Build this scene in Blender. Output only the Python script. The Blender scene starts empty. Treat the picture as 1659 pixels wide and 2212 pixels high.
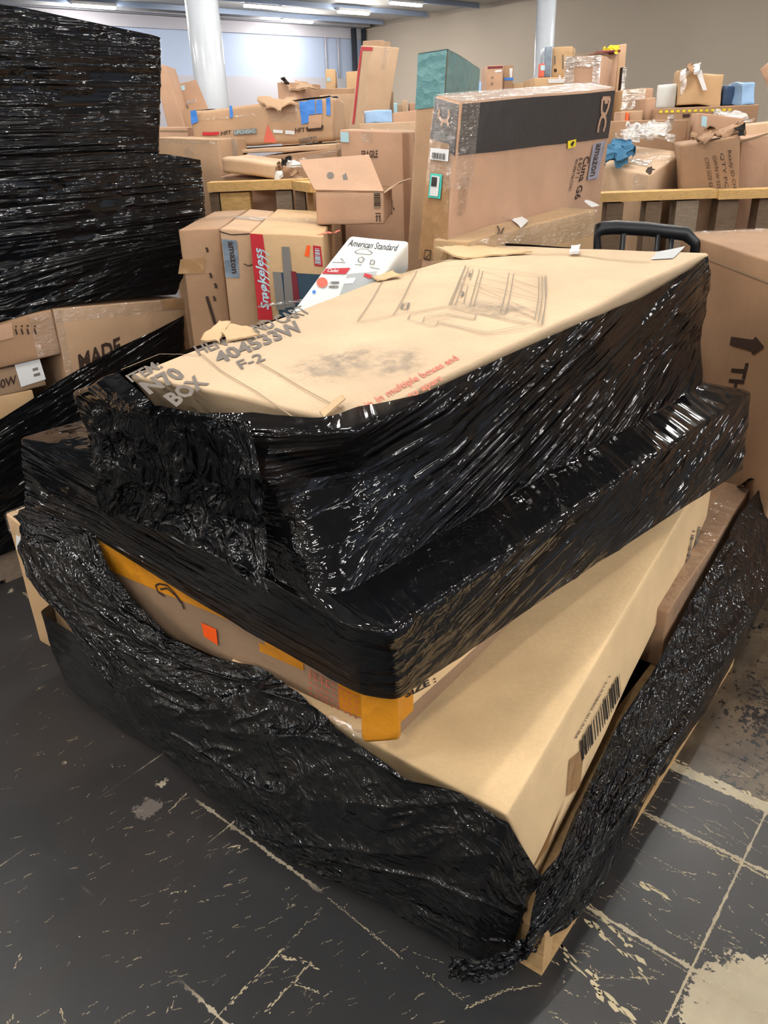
import bpy, math, random
import numpy as np
from mathutils import Vector, Matrix, noise

# ------------------------------------------------------------------ camera, world, exposure
W, H, F = 1659, 2212, 1700.0
PITCH, ROLL, CAM_H = math.radians(25.95), math.radians(-2.0), 1.6
FW = np.array([0, math.cos(PITCH), -math.sin(PITCH)])
_rt = np.array([1.0, 0, 0]); _up = np.cross(_rt, FW)
RT = math.cos(ROLL) * _rt + math.sin(ROLL) * _up
UP = np.cross(RT, FW)
scene = bpy.context.scene
COL = scene.collection
cam_d = bpy.data.cameras.new('camera'); cam = bpy.data.objects.new('camera', cam_d); COL.objects.link(cam)
cam_d.sensor_fit = 'HORIZONTAL'; cam_d.sensor_width = 36; cam_d.lens = F / W * 36
cam_d.clip_start = 0.05; cam_d.clip_end = 100
cam.matrix_world = Matrix(((RT[0], UP[0], -FW[0], 0), (RT[1], UP[1], -FW[1], 0), (RT[2], UP[2], -FW[2], CAM_H), (0, 0, 0, 1)))
scene.camera = cam
world = bpy.data.worlds.new('world'); scene.world = world; world.use_nodes = True
world.node_tree.nodes['Background'].inputs[0].default_value = (0.9, 0.93, 1.0, 1)
world.node_tree.nodes['Background'].inputs[1].default_value = 0.15
cy = scene.cycles
cy.max_bounces = 5; cy.diffuse_bounces = 3; cy.glossy_bounces = 3; cy.transmission_bounces = 2; cy.transparent_max_bounces = 6
cy.caustics_reflective = False; cy.caustics_refractive = False; cy.use_adaptive_sampling = True; cy.adaptive_threshold = 0.04
scene.view_settings.view_transform = 'Standard'; scene.view_settings.look = 'None'
scene.view_settings.exposure = 0.0; scene.view_settings.gamma = 1.0
LAMP_L = 185.0           # brightness of the lit diffusers
CEIL = 4.0

EYE = np.array([0, 0, CAM_H])
def ray(x, y): return FW * F + RT * (x - W / 2) + UP * (H / 2 - y)
def Z(x, y, z):
    d = ray(x, y); return EYE + d * ((z - CAM_H) / d[2])
def Y(x, y, yy):
    d = ray(x, y); return EYE + d * (yy / d[1])
def V(x, y, p, q, off=0.0):          # where the sight line meets the upright plane through p and q
    p = np.asarray(p, float); q = np.asarray(q, float)
    n = np.array([q[1] - p[1], -(q[0] - p[0]), 0]); n /= np.linalg.norm(n)
    d = ray(x, y); t = (n @ (p + n * off - EYE)) / (n @ d); return EYE + d * t
rng = np.random.default_rng(4)
random.seed(4); noise.seed_set(7)

# ------------------------------------------------------------------ object helpers
WL = {}
def empty(name, loc):
    o = bpy.data.objects.new(name, None); COL.objects.link(o); o.location = loc
    o.empty_display_size = 0.1; WL[o.name] = np.array(loc, float); return o
def tag(o, label=None, cat=None, group=None, kind=None):
    if label: o['label'] = label
    if cat: o['category'] = cat
    if group: o['group'] = group
    if kind: o['kind'] = kind
    return o
def obj(name, verts, faces, mat, parent=None, smooth=False, uv=None, attr=None, mats=None, midx=None):
    verts = np.asarray(verts, float)
    if parent is not None: base = WL[parent.name]
    else: base = np.array([(verts[:, 0].min() + verts[:, 0].max()) / 2, (verts[:, 1].min() + verts[:, 1].max()) / 2, verts[:, 2].min()])
    me = bpy.data.meshes.new(name)
    me.from_pydata((verts - base).tolist(), [], [tuple(int(i) for i in f) for f in faces])
    for m in (mats or [mat]): me.materials.append(m)
    if midx is not None: me.polygons.foreach_set('material_index', midx)
    if smooth: me.polygons.foreach_set('use_smooth', [True] * len(me.polygons))
    if uv is not None:
        l = me.uv_layers.new(name='UVMap'); idx = np.empty(len(me.loops), np.int32); me.loops.foreach_get('vertex_index', idx)
        l.data.foreach_set('uv', np.asarray(uv, np.float32)[idx].ravel())
    if attr is not None:
        for k, a in attr.items():
            at = me.attributes.new(k, 'FLOAT', 'POINT'); at.data.foreach_set('value', np.asarray(a, np.float32))
    me.update()
    o = bpy.data.objects.new(name, me); COL.objects.link(o)
    if parent is not None: o.parent = parent; WL[o.name] = base
    else: o.location = base; WL[o.name] = base
    return o
def merge(parts):
    V_, F_, n = [], [], 0
    for v, f in parts:
        V_ += [tuple(p) for p in v]; F_ += [tuple(i + n for i in q) for q in f]; n += len(v)
    return V_, F_
def aabox(x0, x1, y0, y1, z0, z1):
    v = [(x, y, z) for x in (x0, x1) for y in (y0, y1) for z in (z0, z1)]
    f = [(0, 1, 3, 2), (4, 6, 7, 5), (0, 4, 5, 1), (2, 3, 7, 6), (0, 2, 6, 4), (1, 5, 7, 3)]
    return v, f
def bar(o, a, la, b, lb, c, lc):     # a box from corner o along three edge vectors
    a, b, c = (np.asarray(k, float) for k in (a, b, c)); o = np.asarray(o, float)
    v = [o + a * la * i + b * lb * j + c * lc * k for i in (0, 1) for j in (0, 1) for k in (0, 1)]
    return v, [(0, 1, 3, 2), (4, 6, 7, 5), (0, 4, 5, 1), (2, 3, 7, 6), (0, 2, 6, 4), (1, 5, 7, 3)]
def tube(pts, r, seg=14):
    pts = [Vector(p) for p in pts]; v = []; f = []
    for i, p in enumerate(pts):
        t = (pts[min(i + 1, len(pts) - 1)] - pts[max(i - 1, 0)]).normalized()
        a = t.orthogonal().normalized() if i == 0 else (a - t * a.dot(t)).normalized()
        b = t.cross(a)
        for k in range(seg):
            an = 2 * math.pi * k / seg; v.append(tuple(p + (a * math.cos(an) + b * math.sin(an)) * r))
    for i in range(len(pts) - 1):
        for k in range(seg):
            f.append((i * seg + k, i * seg + (k + 1) % seg, (i + 1) * seg + (k + 1) % seg, (i + 1) * seg + k))
    f.append(tuple(range(seg))[::-1]); f.append(tuple((len(pts) - 1) * seg + k for k in range(seg)))
    return v, f

# ------------------------------------------------------------------ materials
def srgb(r, g, b):
    c = [x / 255 for x in (r, g, b)]
    return tuple(x / 12.92 if x <= 0.04045 else ((x + 0.055) / 1.055) ** 2.4 for x in c) + (1,)
class NT:
    def __init__(s, name):
        s.m = bpy.data.materials.new(name); s.m.use_nodes = True; s.t = s.m.node_tree; s.b = s.t.nodes['Principled BSDF']; s.out = s.t.nodes['Material Output']
    def n(s, t, **k):
        d = s.t.nodes.new(t)
        for a, b in k.items(): setattr(d, a, b)
        return d
    def l(s, a, b): s.t.links.new(a, b)
    def v(s, node, name, val):
        if hasattr(val, 'is_linked') or isinstance(val, bpy.types.NodeSocket): s.l(val, node.inputs[name])
        else: node.inputs[name].default_value = val
    def coord(s, kind='Object', scale=(1, 1, 1), rot=(0, 0, 0), loc=(0, 0, 0)):
        m = s.n('ShaderNodeMapping')
        if kind == 'World': s.l(s.n('ShaderNodeNewGeometry').outputs['Position'], m.inputs[0])
        else: s.l(s.n('ShaderNodeTexCoord').outputs[kind], m.inputs[0])
        m.inputs['Scale'].default_value = scale; m.inputs['Rotation'].default_value = rot; m.inputs['Location'].default_value = loc
        return m.outputs[0]
    def noise(s, co, scale, detail=4, rough=0.55, dist=0):
        t = s.n('ShaderNodeTexNoise'); s.l(co, t.inputs['Vector']); t.inputs['Scale'].default_value = scale
        t.inputs['Detail'].default_value = detail; t.inputs['Roughness'].default_value = rough; t.inputs['Distortion'].default_value = dist
        return t.outputs[0]
    def ramp(s, fac, stops):
        r = s.n('ShaderNodeValToRGB'); s.l(fac, r.inputs[0]); e = r.color_ramp.elements
        while len(e) < len(stops): e.new(0.5)
        for i, (p, c) in enumerate(stops):
            e[i].position = p; e[i].color = c if len(c) == 4 else tuple(c) + (1,)
        return r.outputs[0]
    def mix(s, fac, a, b, mode='MIX'):
        m = s.n('ShaderNodeMix', data_type='RGBA', blend_type=mode)
        for sock, val in ((m.inputs[0], fac), (m.inputs[6], a), (m.inputs[7], b)):
            if isinstance(val, bpy.types.NodeSocket): s.l(val, sock)
            else: sock.default_value = val
        return m.outputs[2]
    def math(s, op, a, b=None, c=None, clamp=False):
        m = s.n('ShaderNodeMath', operation=op); m.use_clamp = clamp
        for i, val in enumerate((a, b, c)):
            if val is None: continue
            if isinstance(val, bpy.types.NodeSocket): s.l(val, m.inputs[i])
            else: m.inputs[i].default_value = val
        return m.outputs[0]
    def bump(s, h, dist, strength=1.0, prev=None):
        b = s.n('ShaderNodeBump'); b.inputs['Distance'].default_value = dist; b.inputs['Strength'].default_value = strength
        s.l(h, b.inputs['Height'])
        if prev is not None: s.l(prev, b.inputs['Normal'])
        return b.outputs[0]
BW = lambda x: (x, x, x, 1)
def plain(name, col, rough=0.6, spec=0.5, metal=0.0, bumps=None):
    t = NT(name); co = t.coord()
    n = t.noise(co, 9, 4)
    c2 = tuple(min(1, x * 0.86) for x in col[:3]) + (1,)
    t.l(t.mix(n, col, c2), t.b.inputs['Base Color'])
    t.b.inputs['Roughness'].default_value = rough; t.b.inputs['Metallic'].default_value = metal
    t.b.inputs['Specular IOR Level'].default_value = spec
    if bumps: t.l(t.bump(t.noise(co, bumps[0], 4), bumps[1]), t.b.inputs['Normal'])
    return t.m
def cardboard(name, col, dirt=0.25, rough=0.72):
    t = NT(name); co = t.coord()
    big = t.noise(co, 2.6, 3, 0.6); fine = t.noise(t.coord(scale=(1, 1, 6)), 90, 2, 0.7); pass
    d = tuple(x * 0.8 for x in col[:3]) + (1,); l = tuple(min(1, x * 1.10) for x in col[:3]) + (1,)
    c = t.mix(t.ramp(big, [(0.3, BW(0)), (0.7, BW(1))]), d, l)
    c = t.mix(t.math('MULTIPLY', t.ramp(fine, [(0.42, BW(1)), (0.62, BW(0))]), 0.16), c, tuple(x * 0.62 for x in col[:3]) + (1,))
    scuff = t.ramp(t.noise(t.coord(scale=(1, 1, 1), loc=(3, 1, 7)), 5.5, 6, 0.75), [(0.60, BW(0)), (0.78, BW(1))])
    c = t.mix(t.math('MULTIPLY', scuff, dirt), c, tuple(x * 0.45 for x in col[:3]) + (1,))
    t.l(c, t.b.inputs['Base Color']); t.b.inputs['Roughness'].default_value = rough
    t.b.inputs['Specular IOR Level'].default_value = 0.42
    t.l(t.bump(t.noise(co, 16, 4, 0.6, 0.4), 0.006, 0.55), t.b.inputs['Normal'])
    return t.m
def tape_mat(name, col, rough=0.16, alpha=0.75):
    t = NT(name); co = t.coord()
    t.b.inputs['Base Color'].default_value = col; t.b.inputs['Roughness'].default_value = rough
    t.b.inputs['Alpha'].default_value = alpha
    n1 = t.n('ShaderNodeTexVoronoi'); t.l(t.coord(scale=(1, 1, 1)), n1.inputs['Vector']); n1.inputs['Scale'].default_value = 22
    nb = t.bump(n1.outputs['Distance'], 0.008, 0.6)
    t.l(t.bump(t.noise(co, 60, 3, 0.6, 0.6), 0.003, 0.7, nb), t.b.inputs['Normal'])
    return t.m
C_MID = srgb(186, 150, 112)
CB = [cardboard('kraft_card', srgb(182, 149, 118)), cardboard('pale_kraft_card', srgb(200, 170, 140), 0.15),
      cardboard('brown_card', srgb(160, 126, 97), 0.3), cardboard('pinkish_card', srgb(186, 149, 122), 0.2),
      cardboard('yellow_card', srgb(192, 158, 118), 0.25), cardboard('dull_card', srgb(150, 123, 98), 0.35)]
KRAFT, PALE, BROWN, PINK, YELC, DULL = CB
M_TOPCARD = cardboard('aged_top_card', srgb(204, 178, 146), 0.12)
M_LOWCARD = cardboard('golden_card', srgb(230, 198, 152), 0.12)
M_INSIDE = cardboard('torn_card', srgb(206, 176, 136), 0.3, 0.85)
def clear_mat(name, gl, df, col):
    t = NT(name); tr = t.n('ShaderNodeBsdfTransparent'); g = t.n('ShaderNodeBsdfGlossy'); g.inputs['Roughness'].default_value = 0.12; g.inputs['Color'].default_value = (1, 1, 1, 1)
    d = t.n('ShaderNodeBsdfDiffuse'); d.inputs['Color'].default_value = col
    vo = t.n('ShaderNodeTexVoronoi'); t.l(t.coord(), vo.inputs['Vector']); vo.inputs['Scale'].default_value = 24
    nb = t.bump(vo.outputs['Distance'], 0.016, 1.0); nb = t.bump(t.noise(t.coord(scale=(1, 1, 5)), 22, 2, 0.5, 0.6), 0.02, 0.8, nb); t.l(nb, g.inputs['Normal'])
    m1 = t.n('ShaderNodeMixShader'); m1.inputs[0].default_value = df; t.l(tr.outputs[0], m1.inputs[1]); t.l(d.outputs[0], m1.inputs[2])
    m2 = t.n('ShaderNodeMixShader'); m2.inputs[0].default_value = gl; t.l(m1.outputs[0], m2.inputs[1]); t.l(g.outputs[0], m2.inputs[2]); t.l(m2.outputs[0], t.out.inputs[0])
    return t.m
M_CLEAR = clear_mat('clear_tape', 0.12, 0.06, srgb(220, 205, 190))
M_TANT = tape_mat('tan_tape', srgb(176, 138, 98), 0.18, 0.8)
M_AMBER = tape_mat('amber_tape', srgb(214, 142, 34), 0.22, 0.92)
M_BLUET = tape_mat('blue_tape', srgb(58, 124, 206), 0.45, 1.0)
M_TEAL = tape_mat('teal_tape', srgb(88, 134, 138), 0.3, 1.0)
M_GREYT = tape_mat('grey_blue_tape', srgb(112, 126, 140), 0.3, 1.0)
M_LILAC = tape_mat('lilac_grey_tape', srgb(142, 140, 152), 0.35, 1.0)
M_BROWNT = tape_mat('dark_brown_tape', srgb(150, 108, 66), 0.25, 0.9)
M_INK = plain('black_ink', (0.022, 0.02, 0.02, 1), 0.6, 0.3)
M_INKB = plain('brown_black_ink', srgb(58, 42, 34), 0.7, 0.3)
M_FADE = plain('faded_grey_ink', srgb(112, 104, 98), 0.75, 0.2)
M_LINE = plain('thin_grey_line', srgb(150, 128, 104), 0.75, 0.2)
M_RED = plain('red_ink', srgb(186, 28, 42), 0.5)
M_REDF = plain('faded_red_ink', srgb(214, 104, 84), 0.7)
M_ORANGE = plain('orange_sticker_paper', srgb(255, 96, 28), 0.5)
M_WHITE = plain('white_paper', srgb(228, 230, 232), 0.5)
M_WHITEC = plain('white_glossy_card', srgb(226, 232, 232), 0.3, bumps=(12, 0.004))
M_PALEB = plain('pale_blue_paper', srgb(176, 214, 226), 0.5)
M_AQUA = plain('aqua_paper', srgb(60, 200, 190), 0.5)
M_YEL = plain('yellow_print', srgb(236, 214, 30), 0.5)
M_NAVY = plain('navy_print', srgb(40, 66, 84), 0.5)
M_GREY = plain('grey_print', srgb(120, 116, 112), 0.6)
M_LGREY = plain('light_grey_print', srgb(172, 176, 178), 0.5)
M_DARKP = plain('dark_charcoal_print', srgb(46, 42, 44), 0.32, bumps=(10, 0.003))
M_DRED = plain('dark_red_card', srgb(112, 24, 38), 0.5)
M_RUBBER = plain('black_rubber', srgb(22, 26, 32), 0.42)
M_DENIM = plain('blue_cloth', srgb(58, 112, 146), 0.85, bumps=(30, 0.01))
M_BLUEWRAP = tape_mat('pale_blue_wrap', srgb(150, 186, 226), 0.25, 1.0)
M_NAVYWRAP = tape_mat('dark_blue_wrap', srgb(62, 82, 112), 0.2, 1.0)
M_SILVER = clear_mat('sheen_tinted_clear_wrap', 0.32, 0.22, srgb(225, 222, 215))  # clear wrap whose whitish highlights are partly put into the diffuse colour
M_HOLE = plain('painted_hollow_shade', (0.01, 0.008, 0.007, 1), 0.9, 0.1)  # near-black, so the shade inside a tear is put into the colour

def wood(name, col):
    t = NT(name); co = t.coord(scale=(1, 1, 9))
    w = t.noise(t.coord(scale=(3, 3, 3)), 6, 6, 0.7, 1.5); g = t.noise(co, 28, 5, 0.7)
    c = t.mix(t.ramp(g, [(0.35, BW(0)), (0.7, BW(1))]), col, tuple(x * 0.62 for x in col[:3]) + (1,))
    c = t.mix(t.math('MULTIPLY', t.ramp(w, [(0.5, BW(0)), (0.75, BW(1))]), 0.5), c, tuple(x * 0.4 for x in col[:3]) + (1,))
    t.l(c, t.b.inputs['Base Color']); t.b.inputs['Roughness'].default_value = 0.75
    t.l(t.bump(g, 0.003, 0.6), t.b.inputs['Normal'])
    return t.m
M_WOOD = wood('pine_wood', srgb(206, 168, 116)); M_WOODG = wood('weathered_wood', srgb(150, 132, 112)); M_WOODY = wood('yellow_pine_wood', srgb(224, 182, 116))
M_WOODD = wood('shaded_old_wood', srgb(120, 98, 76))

def film_mat(name, thin=0.07, rough=0.04, streak=1.0, crink=1.0, along=3.0):
    """glossy black stretch film; UV: x along the pull, y across it, in metres"""
    t = NT(name)
    uvn = t.n('ShaderNodeTexCoord').outputs['UV']
    def m(scale, loc=(0, 0, 0)):
        q = t.n('ShaderNodeMapping'); t.l(uvn, q.inputs[0]); q.inputs['Scale'].default_value = scale; q.inputs['Location'].default_value = loc; return q.outputs[0]
    a = t.n('ShaderNodeAttribute'); a.attribute_name = 'crinkle'; ck = a.outputs['Fac']
    s1 = t.noise(m((along, 52, 1)), 1.0, 1, 0.5, 0.1)
    s2 = t.noise(m((9, 140, 1), (7, 3, 0)), 1.0, 1, 0.5, 0.1)
    patch = t.ramp(t.noise(m((3.0, 6.0, 1), (2, 9, 0)), 1.0, 3, 0.5), [(0.36, BW(0.05)), (0.62, BW(1))])
    inv = t.math('SUBTRACT', 1.0, ck, clamp=True)
    hs = t.math('MULTIPLY', t.math('ADD', s1, t.math('MULTIPLY', s2, 0.2)), t.math('MULTIPLY', patch, t.math('ADD', t.math('MULTIPLY', inv, 0.9), 0.1)))
    vo = t.n('ShaderNodeTexVoronoi'); vo.feature = 'F1'
    wv = t.n('ShaderNodeMix', data_type='VECTOR')
    nz = t.n('ShaderNodeTexNoise'); t.l(m((14, 20, 1)), nz.inputs['Vector']); nz.inputs['Scale'].default_value = 1; nz.inputs['Detail'].default_value = 1
    wv.inputs[0].default_value = 0.5; t.l(m((22, 38, 1)), wv.inputs[4]); t.l(nz.outputs['Color'], wv.inputs[5])
    sc = t.n('ShaderNodeVectorMath', operation='ADD'); s4 = t.n('ShaderNodeVectorMath', operation='SCALE'); t.l(nz.outputs['Color'], s4.inputs[0]); s4.inputs['Scale'].default_value = 2.2
    t.l(m((20, 42, 1)), sc.inputs[0]); t.l(s4.outputs[0], sc.inputs[1]); t.l(sc.outputs[0], vo.inputs['Vector']); vo.inputs['Scale'].default_value = 1
    vo2 = t.n('ShaderNodeTexVoronoi'); sc2 = t.n('ShaderNodeVectorMath', operation='SCALE'); t.l(sc.outputs[0], sc2.inputs[0]); sc2.inputs['Scale'].default_value = 2.7; t.l(sc2.outputs[0], vo2.inputs['Vector']); vo2.inputs['Scale'].default_value = 1
    hc = t.math('MULTIPLY', t.math('ADD', vo.outputs['Distance'], t.math('MULTIPLY', vo2.outputs['Distance'], 0.4)), ck)
    nb = t.bump(t.math('ADD', t.math('MULTIPLY', hs, 24.0 * streak), t.math('MULTIPLY', hc, 5.0 * crink)), 0.001, 1.0)
    t.b.inputs['Base Color'].default_value = (0.0042, 0.0046, 0.0056, 1)
    t.b.inputs['Roughness'].default_value = rough; t.b.inputs['Specular IOR Level'].default_value = 0.32
    t.l(nb, t.b.inputs['Normal'])
    tr = t.n('ShaderNodeBsdfTransparent'); tr.inputs[0].default_value = (0.9, 0.85, 0.8, 1)
    mx = t.n('ShaderNodeMixShader')
    pf = t.ramp(t.noise(m((1.2, 7, 1), (1, 5, 0)), 1.0, 3, 0.6), [(0.35, BW(0.2)), (0.72, BW(1))])
    t.l(t.math('MULTIPLY', t.math('MULTIPLY', pf, thin), t.math('ADD', t.math('MULTIPLY', inv, 0.9), 0.1)), mx.inputs[0]); t.l(t.b.outputs[0], mx.inputs[1]); t.l(tr.outputs[0], mx.inputs[2]); t.l(mx.outputs[0], t.out.inputs[0])
    return t.m
M_FILM = film_mat('black_stretch_film')
M_FILM_LOOSE = film_mat('loose_black_stretch_film', 0.05, 0.03, 0.30, 2.4)
M_FILM_TIGHT = film_mat('tight_black_stretch_film', 0.0, 0.05, 1.1, 1.0, 0.4)

# ------------------------------------------------------------------ numpy noise
def vnoise(x, y, seed=0):
    x = np.asarray(x, float); y = np.asarray(y, float)
    xi = np.floor(x).astype(np.int64); yi = np.floor(y).astype(np.int64); fx = x - xi; fy = y - yi
    def h(a, b):
        n = (a * 374761393 + b * 668265263 + seed * 974634777) & 0xffffffff
        n = ((n ^ (n >> 13)) * 1274126177) & 0xffffffff
        return ((n ^ (n >> 16)) & 0xffff) / 65535.0
    sx = fx * fx * (3 - 2 * fx); sy = fy * fy * (3 - 2 * fy)
    return (h(xi, yi) * (1 - sx) + h(xi + 1, yi) * sx) * (1 - sy) + (h(xi, yi + 1) * (1 - sx) + h(xi + 1, yi + 1) * sx) * sy
def fbm(x, y, o=4, seed=0):
    s = 0; a = 0.5
    for i in range(o): s = s + a * vnoise(x * 2 ** i, y * 2 ** i, seed + i); a *= 0.5
    return s

# ------------------------------------------------------------------ sheets of film
def resample(net, nu, nv, su=None, sv=None):
    net = np.asarray(net, float); r, c, _ = net.shape
    su = np.concatenate([[0], np.cumsum(np.linalg.norm(np.diff(net, axis=1), axis=2).mean(0))]) if su is None else np.asarray(su, float)
    sv = np.concatenate([[0], np.cumsum(np.linalg.norm(np.diff(net, axis=0), axis=2).mean(1))]) if sv is None else np.asarray(sv, float)
    U = np.linspace(0, su[-1], nu); Vv = np.linspace(0, sv[-1], nv)
    a = np.empty((r, nu, 3)); b = np.empty((nv, nu, 3))
    for k in range(3):
        for i in range(r): a[i, :, k] = np.interp(U, su, net[i, :, k])
        for j in range(nu): b[:, j, k] = np.interp(Vv, sv, a[:, j, k])
    return b, U, Vv
def smooth_grid(P, it, closed=False, keep=True):
    for _ in range(it):
        Q = P.copy()
        if closed:
            R_ = np.roll(P[:, :-1], 1, 1); L_ = np.roll(P[:, :-1], -1, 1)
            Q[:, :-1] = 0.5 * P[:, :-1] + 0.25 * (R_ + L_); Q[:, -1] = Q[:, 0]
        else: Q[:, 1:-1] = 0.5 * P[:, 1:-1] + 0.25 * (P[:, 2:] + P[:, :-2])
        P = Q.copy(); Q[1:-1] = 0.5 * P[1:-1] + 0.25 * (P[2:] + P[:-2]); P = Q
    return P
def grid_normals(P):
    du = np.gradient(P, axis=1); dv = np.gradient(P, axis=0); n = np.cross(dv, du)
    return n / (np.linalg.norm(n, axis=2, keepdims=True) + 1e-9)
def film(name, net, nu, nv, mat, parent, disp, cr, uvf, it=6, closed=False, sign=1):
    """net: rows of 3-D points. disp(U, V) metres outwards, cr(U, V) 0-1 crumple, uvf(U, V, P) -> along, across"""
    P, U, Vv = resample(net, nu, nv); P = smooth_grid(P, it, closed)
    UU, VV = np.meshgrid(U, Vv); N = grid_normals(P) * sign
    P = P + N * disp(UU, VV, P)[..., None]
    al, ac = uvf(UU, VV, P)
    idx = np.arange(nu * nv).reshape(nv, nu)
    f = np.stack([idx[:-1, :-1], idx[:-1, 1:], idx[1:, 1:], idx[1:, :-1]], -1).reshape(-1, 4)
    if sign > 0: f = f[:, ::-1]
    return obj(name, P.reshape(-1, 3), f, mat, parent, True, np.stack([al.ravel(), ac.ravel()], 1), {'crinkle': np.clip(cr(UU, VV, P), 0, 1).ravel()})

# ------------------------------------------------------------------ boxes
AX = {'front': lambda a, b: (a, 0, b), 'top': lambda a, b: (a, b, 0), 'right': lambda a, b: (1, a, b), 'left': lambda a, b: (0, 1 - a, b)}
class Box:
    """c[i][j][k]: i left-right, j front-back, k top-bottom; any eight corners"""
    def __init__(s, c, amp=0.004, seed=0, bulge=0.0):
        s.c = np.asarray(c, float); s.amp = amp; s.seed = seed * 13.7; s.bulge = bulge
    @property
    def L(s): return np.linalg.norm(s.c[1, 0, 0] - s.c[0, 0, 0])
    @property
    def D(s): return np.linalg.norm(s.c[0, 1, 0] - s.c[0, 0, 0])
    @property
    def H(s): return np.linalg.norm(s.c[0, 0, 1] - s.c[0, 0, 0])
    @property
    def mid(s): return s.c.mean((0, 1, 2))
    def raw(s, a, d, h):
        c = s.c; A = c[0] * (1 - a) + c[1] * a; B = A[0] * (1 - d) + A[1] * d; return B[0] * (1 - h) + B[1] * h
    def p(s, a, d, h):
        q = s.raw(a, d, h)
        if s.amp or s.bulge:
            v = noise.noise_vector(Vector(q * 3.1) + Vector((s.seed, 0, 0))) * s.amp + noise.noise_vector(Vector(q * 9.0) + Vector((0, s.seed, 0))) * s.amp * 0.4
            q = q + np.array(v)
            if s.bulge:
                w = q - s.mid; w = w / (np.linalg.norm(w) + 1e-6)
                q = q + w * s.bulge * (16 * a * (1 - a) * h * (1 - h) + 16 * a * (1 - a) * d * (1 - d) + 16 * d * (1 - d) * h * (1 - h)) / 1.0
        return q
    def dims(s, face): return {'front': (s.L, s.H), 'top': (s.L, s.D), 'right': (s.D, s.H), 'left': (s.D, s.H)}[face]
    def on(s, face, a, b, off=0.002):
        f = AX[face]; a_, b_ = min(max(a, -0.2), 1.2), min(max(b, -0.2), 1.2)
        q = s.p(*f(a_, b_)); e = 1e-3
        n = np.cross(s.raw(*f(a + e, b)) - s.raw(*f(a, b)), s.raw(*f(a, b + e)) - s.raw(*f(a, b))); n = n / (np.linalg.norm(n) + 1e-12)
        if n @ (s.raw(*f(0.5, 0.5)) - s.mid) < 0: n = -n
        return q + n * off
    def body(s, name, mat, parent=None, seg=8, r=0.006, skip=()):
        def samples(L):
            e = min(r / max(L, 1e-3), 0.2); return [0, e] + [e + (1 - 2 * e) * i / seg for i in range(1, seg)] + [1 - e, 1]
        sa, sd, sh = samples(s.L), samples(s.D), samples(s.H); idx = {}; vs = []; fs = []
        def vert(i, j, k):
            key = (i, j, k)
            if key not in idx:
                t = [sa[i], sd[j], sh[k]]; S = (sa, sd, sh); LL = (s.L, s.D, s.H)
                ext = [x in (0, 1) for x in t]; ne = sum(ext)
                if ne >= 2:
                    for q in range(3):
                        if ext[q]:
                            m = (0.3 if ne == 2 else 0.42) * min(r / max(LL[q], 1e-3), 0.2); t[q] = m if t[q] == 0 else 1 - m
                idx[key] = len(vs); vs.append(s.p(*t))
            return idx[key]
        n = len(sa) - 1
        for i in range(n):
            for j in range(n):
                for nm, q in (('top', [(i, j, 0), (i + 1, j, 0), (i + 1, j + 1, 0), (i, j + 1, 0)]), ('bottom', [(i, j, n), (i, j + 1, n), (i + 1, j + 1, n), (i + 1, j, n)]),
                              ('front', [(i, 0, j), (i, 0, j + 1), (i + 1, 0, j + 1), (i + 1, 0, j)]), ('back', [(i, n, j), (i + 1, n, j), (i + 1, n, j + 1), (i, n, j + 1)]),
                              ('left', [(0, i, j), (0, i + 1, j), (0, i + 1, j + 1), (0, i, j + 1)]), ('right', [(n, i, j), (n, i, j + 1), (n, i + 1, j + 1), (n, i + 1, j)])):
                    if nm in skip: continue
                    fs.append([vert(*t) for t in q])
        return obj(name, vs, fs, mat, parent, True)
    def patch(s, face, a0, b0, a1, b1, off=0.003, n=6):
        vs = []; fs = []
        for i in range(n + 1):
            for j in range(n + 1): vs.append(s.on(face, a0 + (a1 - a0) * i / n, b0 + (b1 - b0) * j / n, off))
        for i in range(n):
            for j in range(n): k = i * (n + 1) + j; fs.append((k, k + 1, k + n + 2, k + n + 1))
        return vs, fs
    def decal(s, name, mat, parent, *patches, off=0.003, n=6, label=None):
        o = obj(name, *merge([s.patch(*q, off=off, n=n) for q in patches]), mat, parent, True)
        if label: o['label'] = label
        return o
    def shape(s, name, mat, parent, face, polys, off=0.004, label=None):      # polys of (a, b) fractions
        vs = []; fs = []
        for pl in polys:
            k = len(vs); vs += [s.on(face, a, b, off) for a, b in pl]; fs.append(tuple(range(k, k + len(pl))))
        o = obj(name, vs, fs, mat, parent)
        if label: o['label'] = label
        return o
    def text(s, txt, face, a, b, size, mat, parent, ang=0, off=0.004, sx=1.0, bold=0.0, name='printed_text', shear=0.0):
        v2, f2 = glyphs(txt, bold, shear); w, h = s.dims(face); ca, sa_ = math.cos(ang), math.sin(ang); vs = []
        for x, y in v2:
            x, y = x * size * sx, y * size
            vs.append(s.on(face, a + (x * ca - y * sa_) / w, b - (x * sa_ + y * ca) / h if face != 'top' else b + (x * sa_ + y * ca) / h, off))
        return obj(name, vs, f2, mat, parent)
    def bars(s, face, a0, b0, a1, b1, mat, parent, n=22, name='barcode', vertical=True, off=0.005):
        polys = []; r = random.Random(n); t = 0.0
        while t < 1:
            w = r.choice((0.5, 0.5, 1, 1.4)) / n; 
            if vertical: polys.append([(a0 + (a1 - a0) * t, b0), (a0 + (a1 - a0) * min(1, t + w), b0), (a0 + (a1 - a0) * min(1, t + w), b1), (a0 + (a1 - a0) * t, b1)])
            else: polys.append([(a0, b0 + (b1 - b0) * t), (a1, b0 + (b1 - b0) * t), (a1, b0 + (b1 - b0) * min(1, t + w)), (a0, b0 + (b1 - b0) * min(1, t + w))])
            t += w + r.choice((0.4, 0.7, 1)) / n
        return s.shape(name, mat, parent, face, polys, off)
_gl = {}
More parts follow.
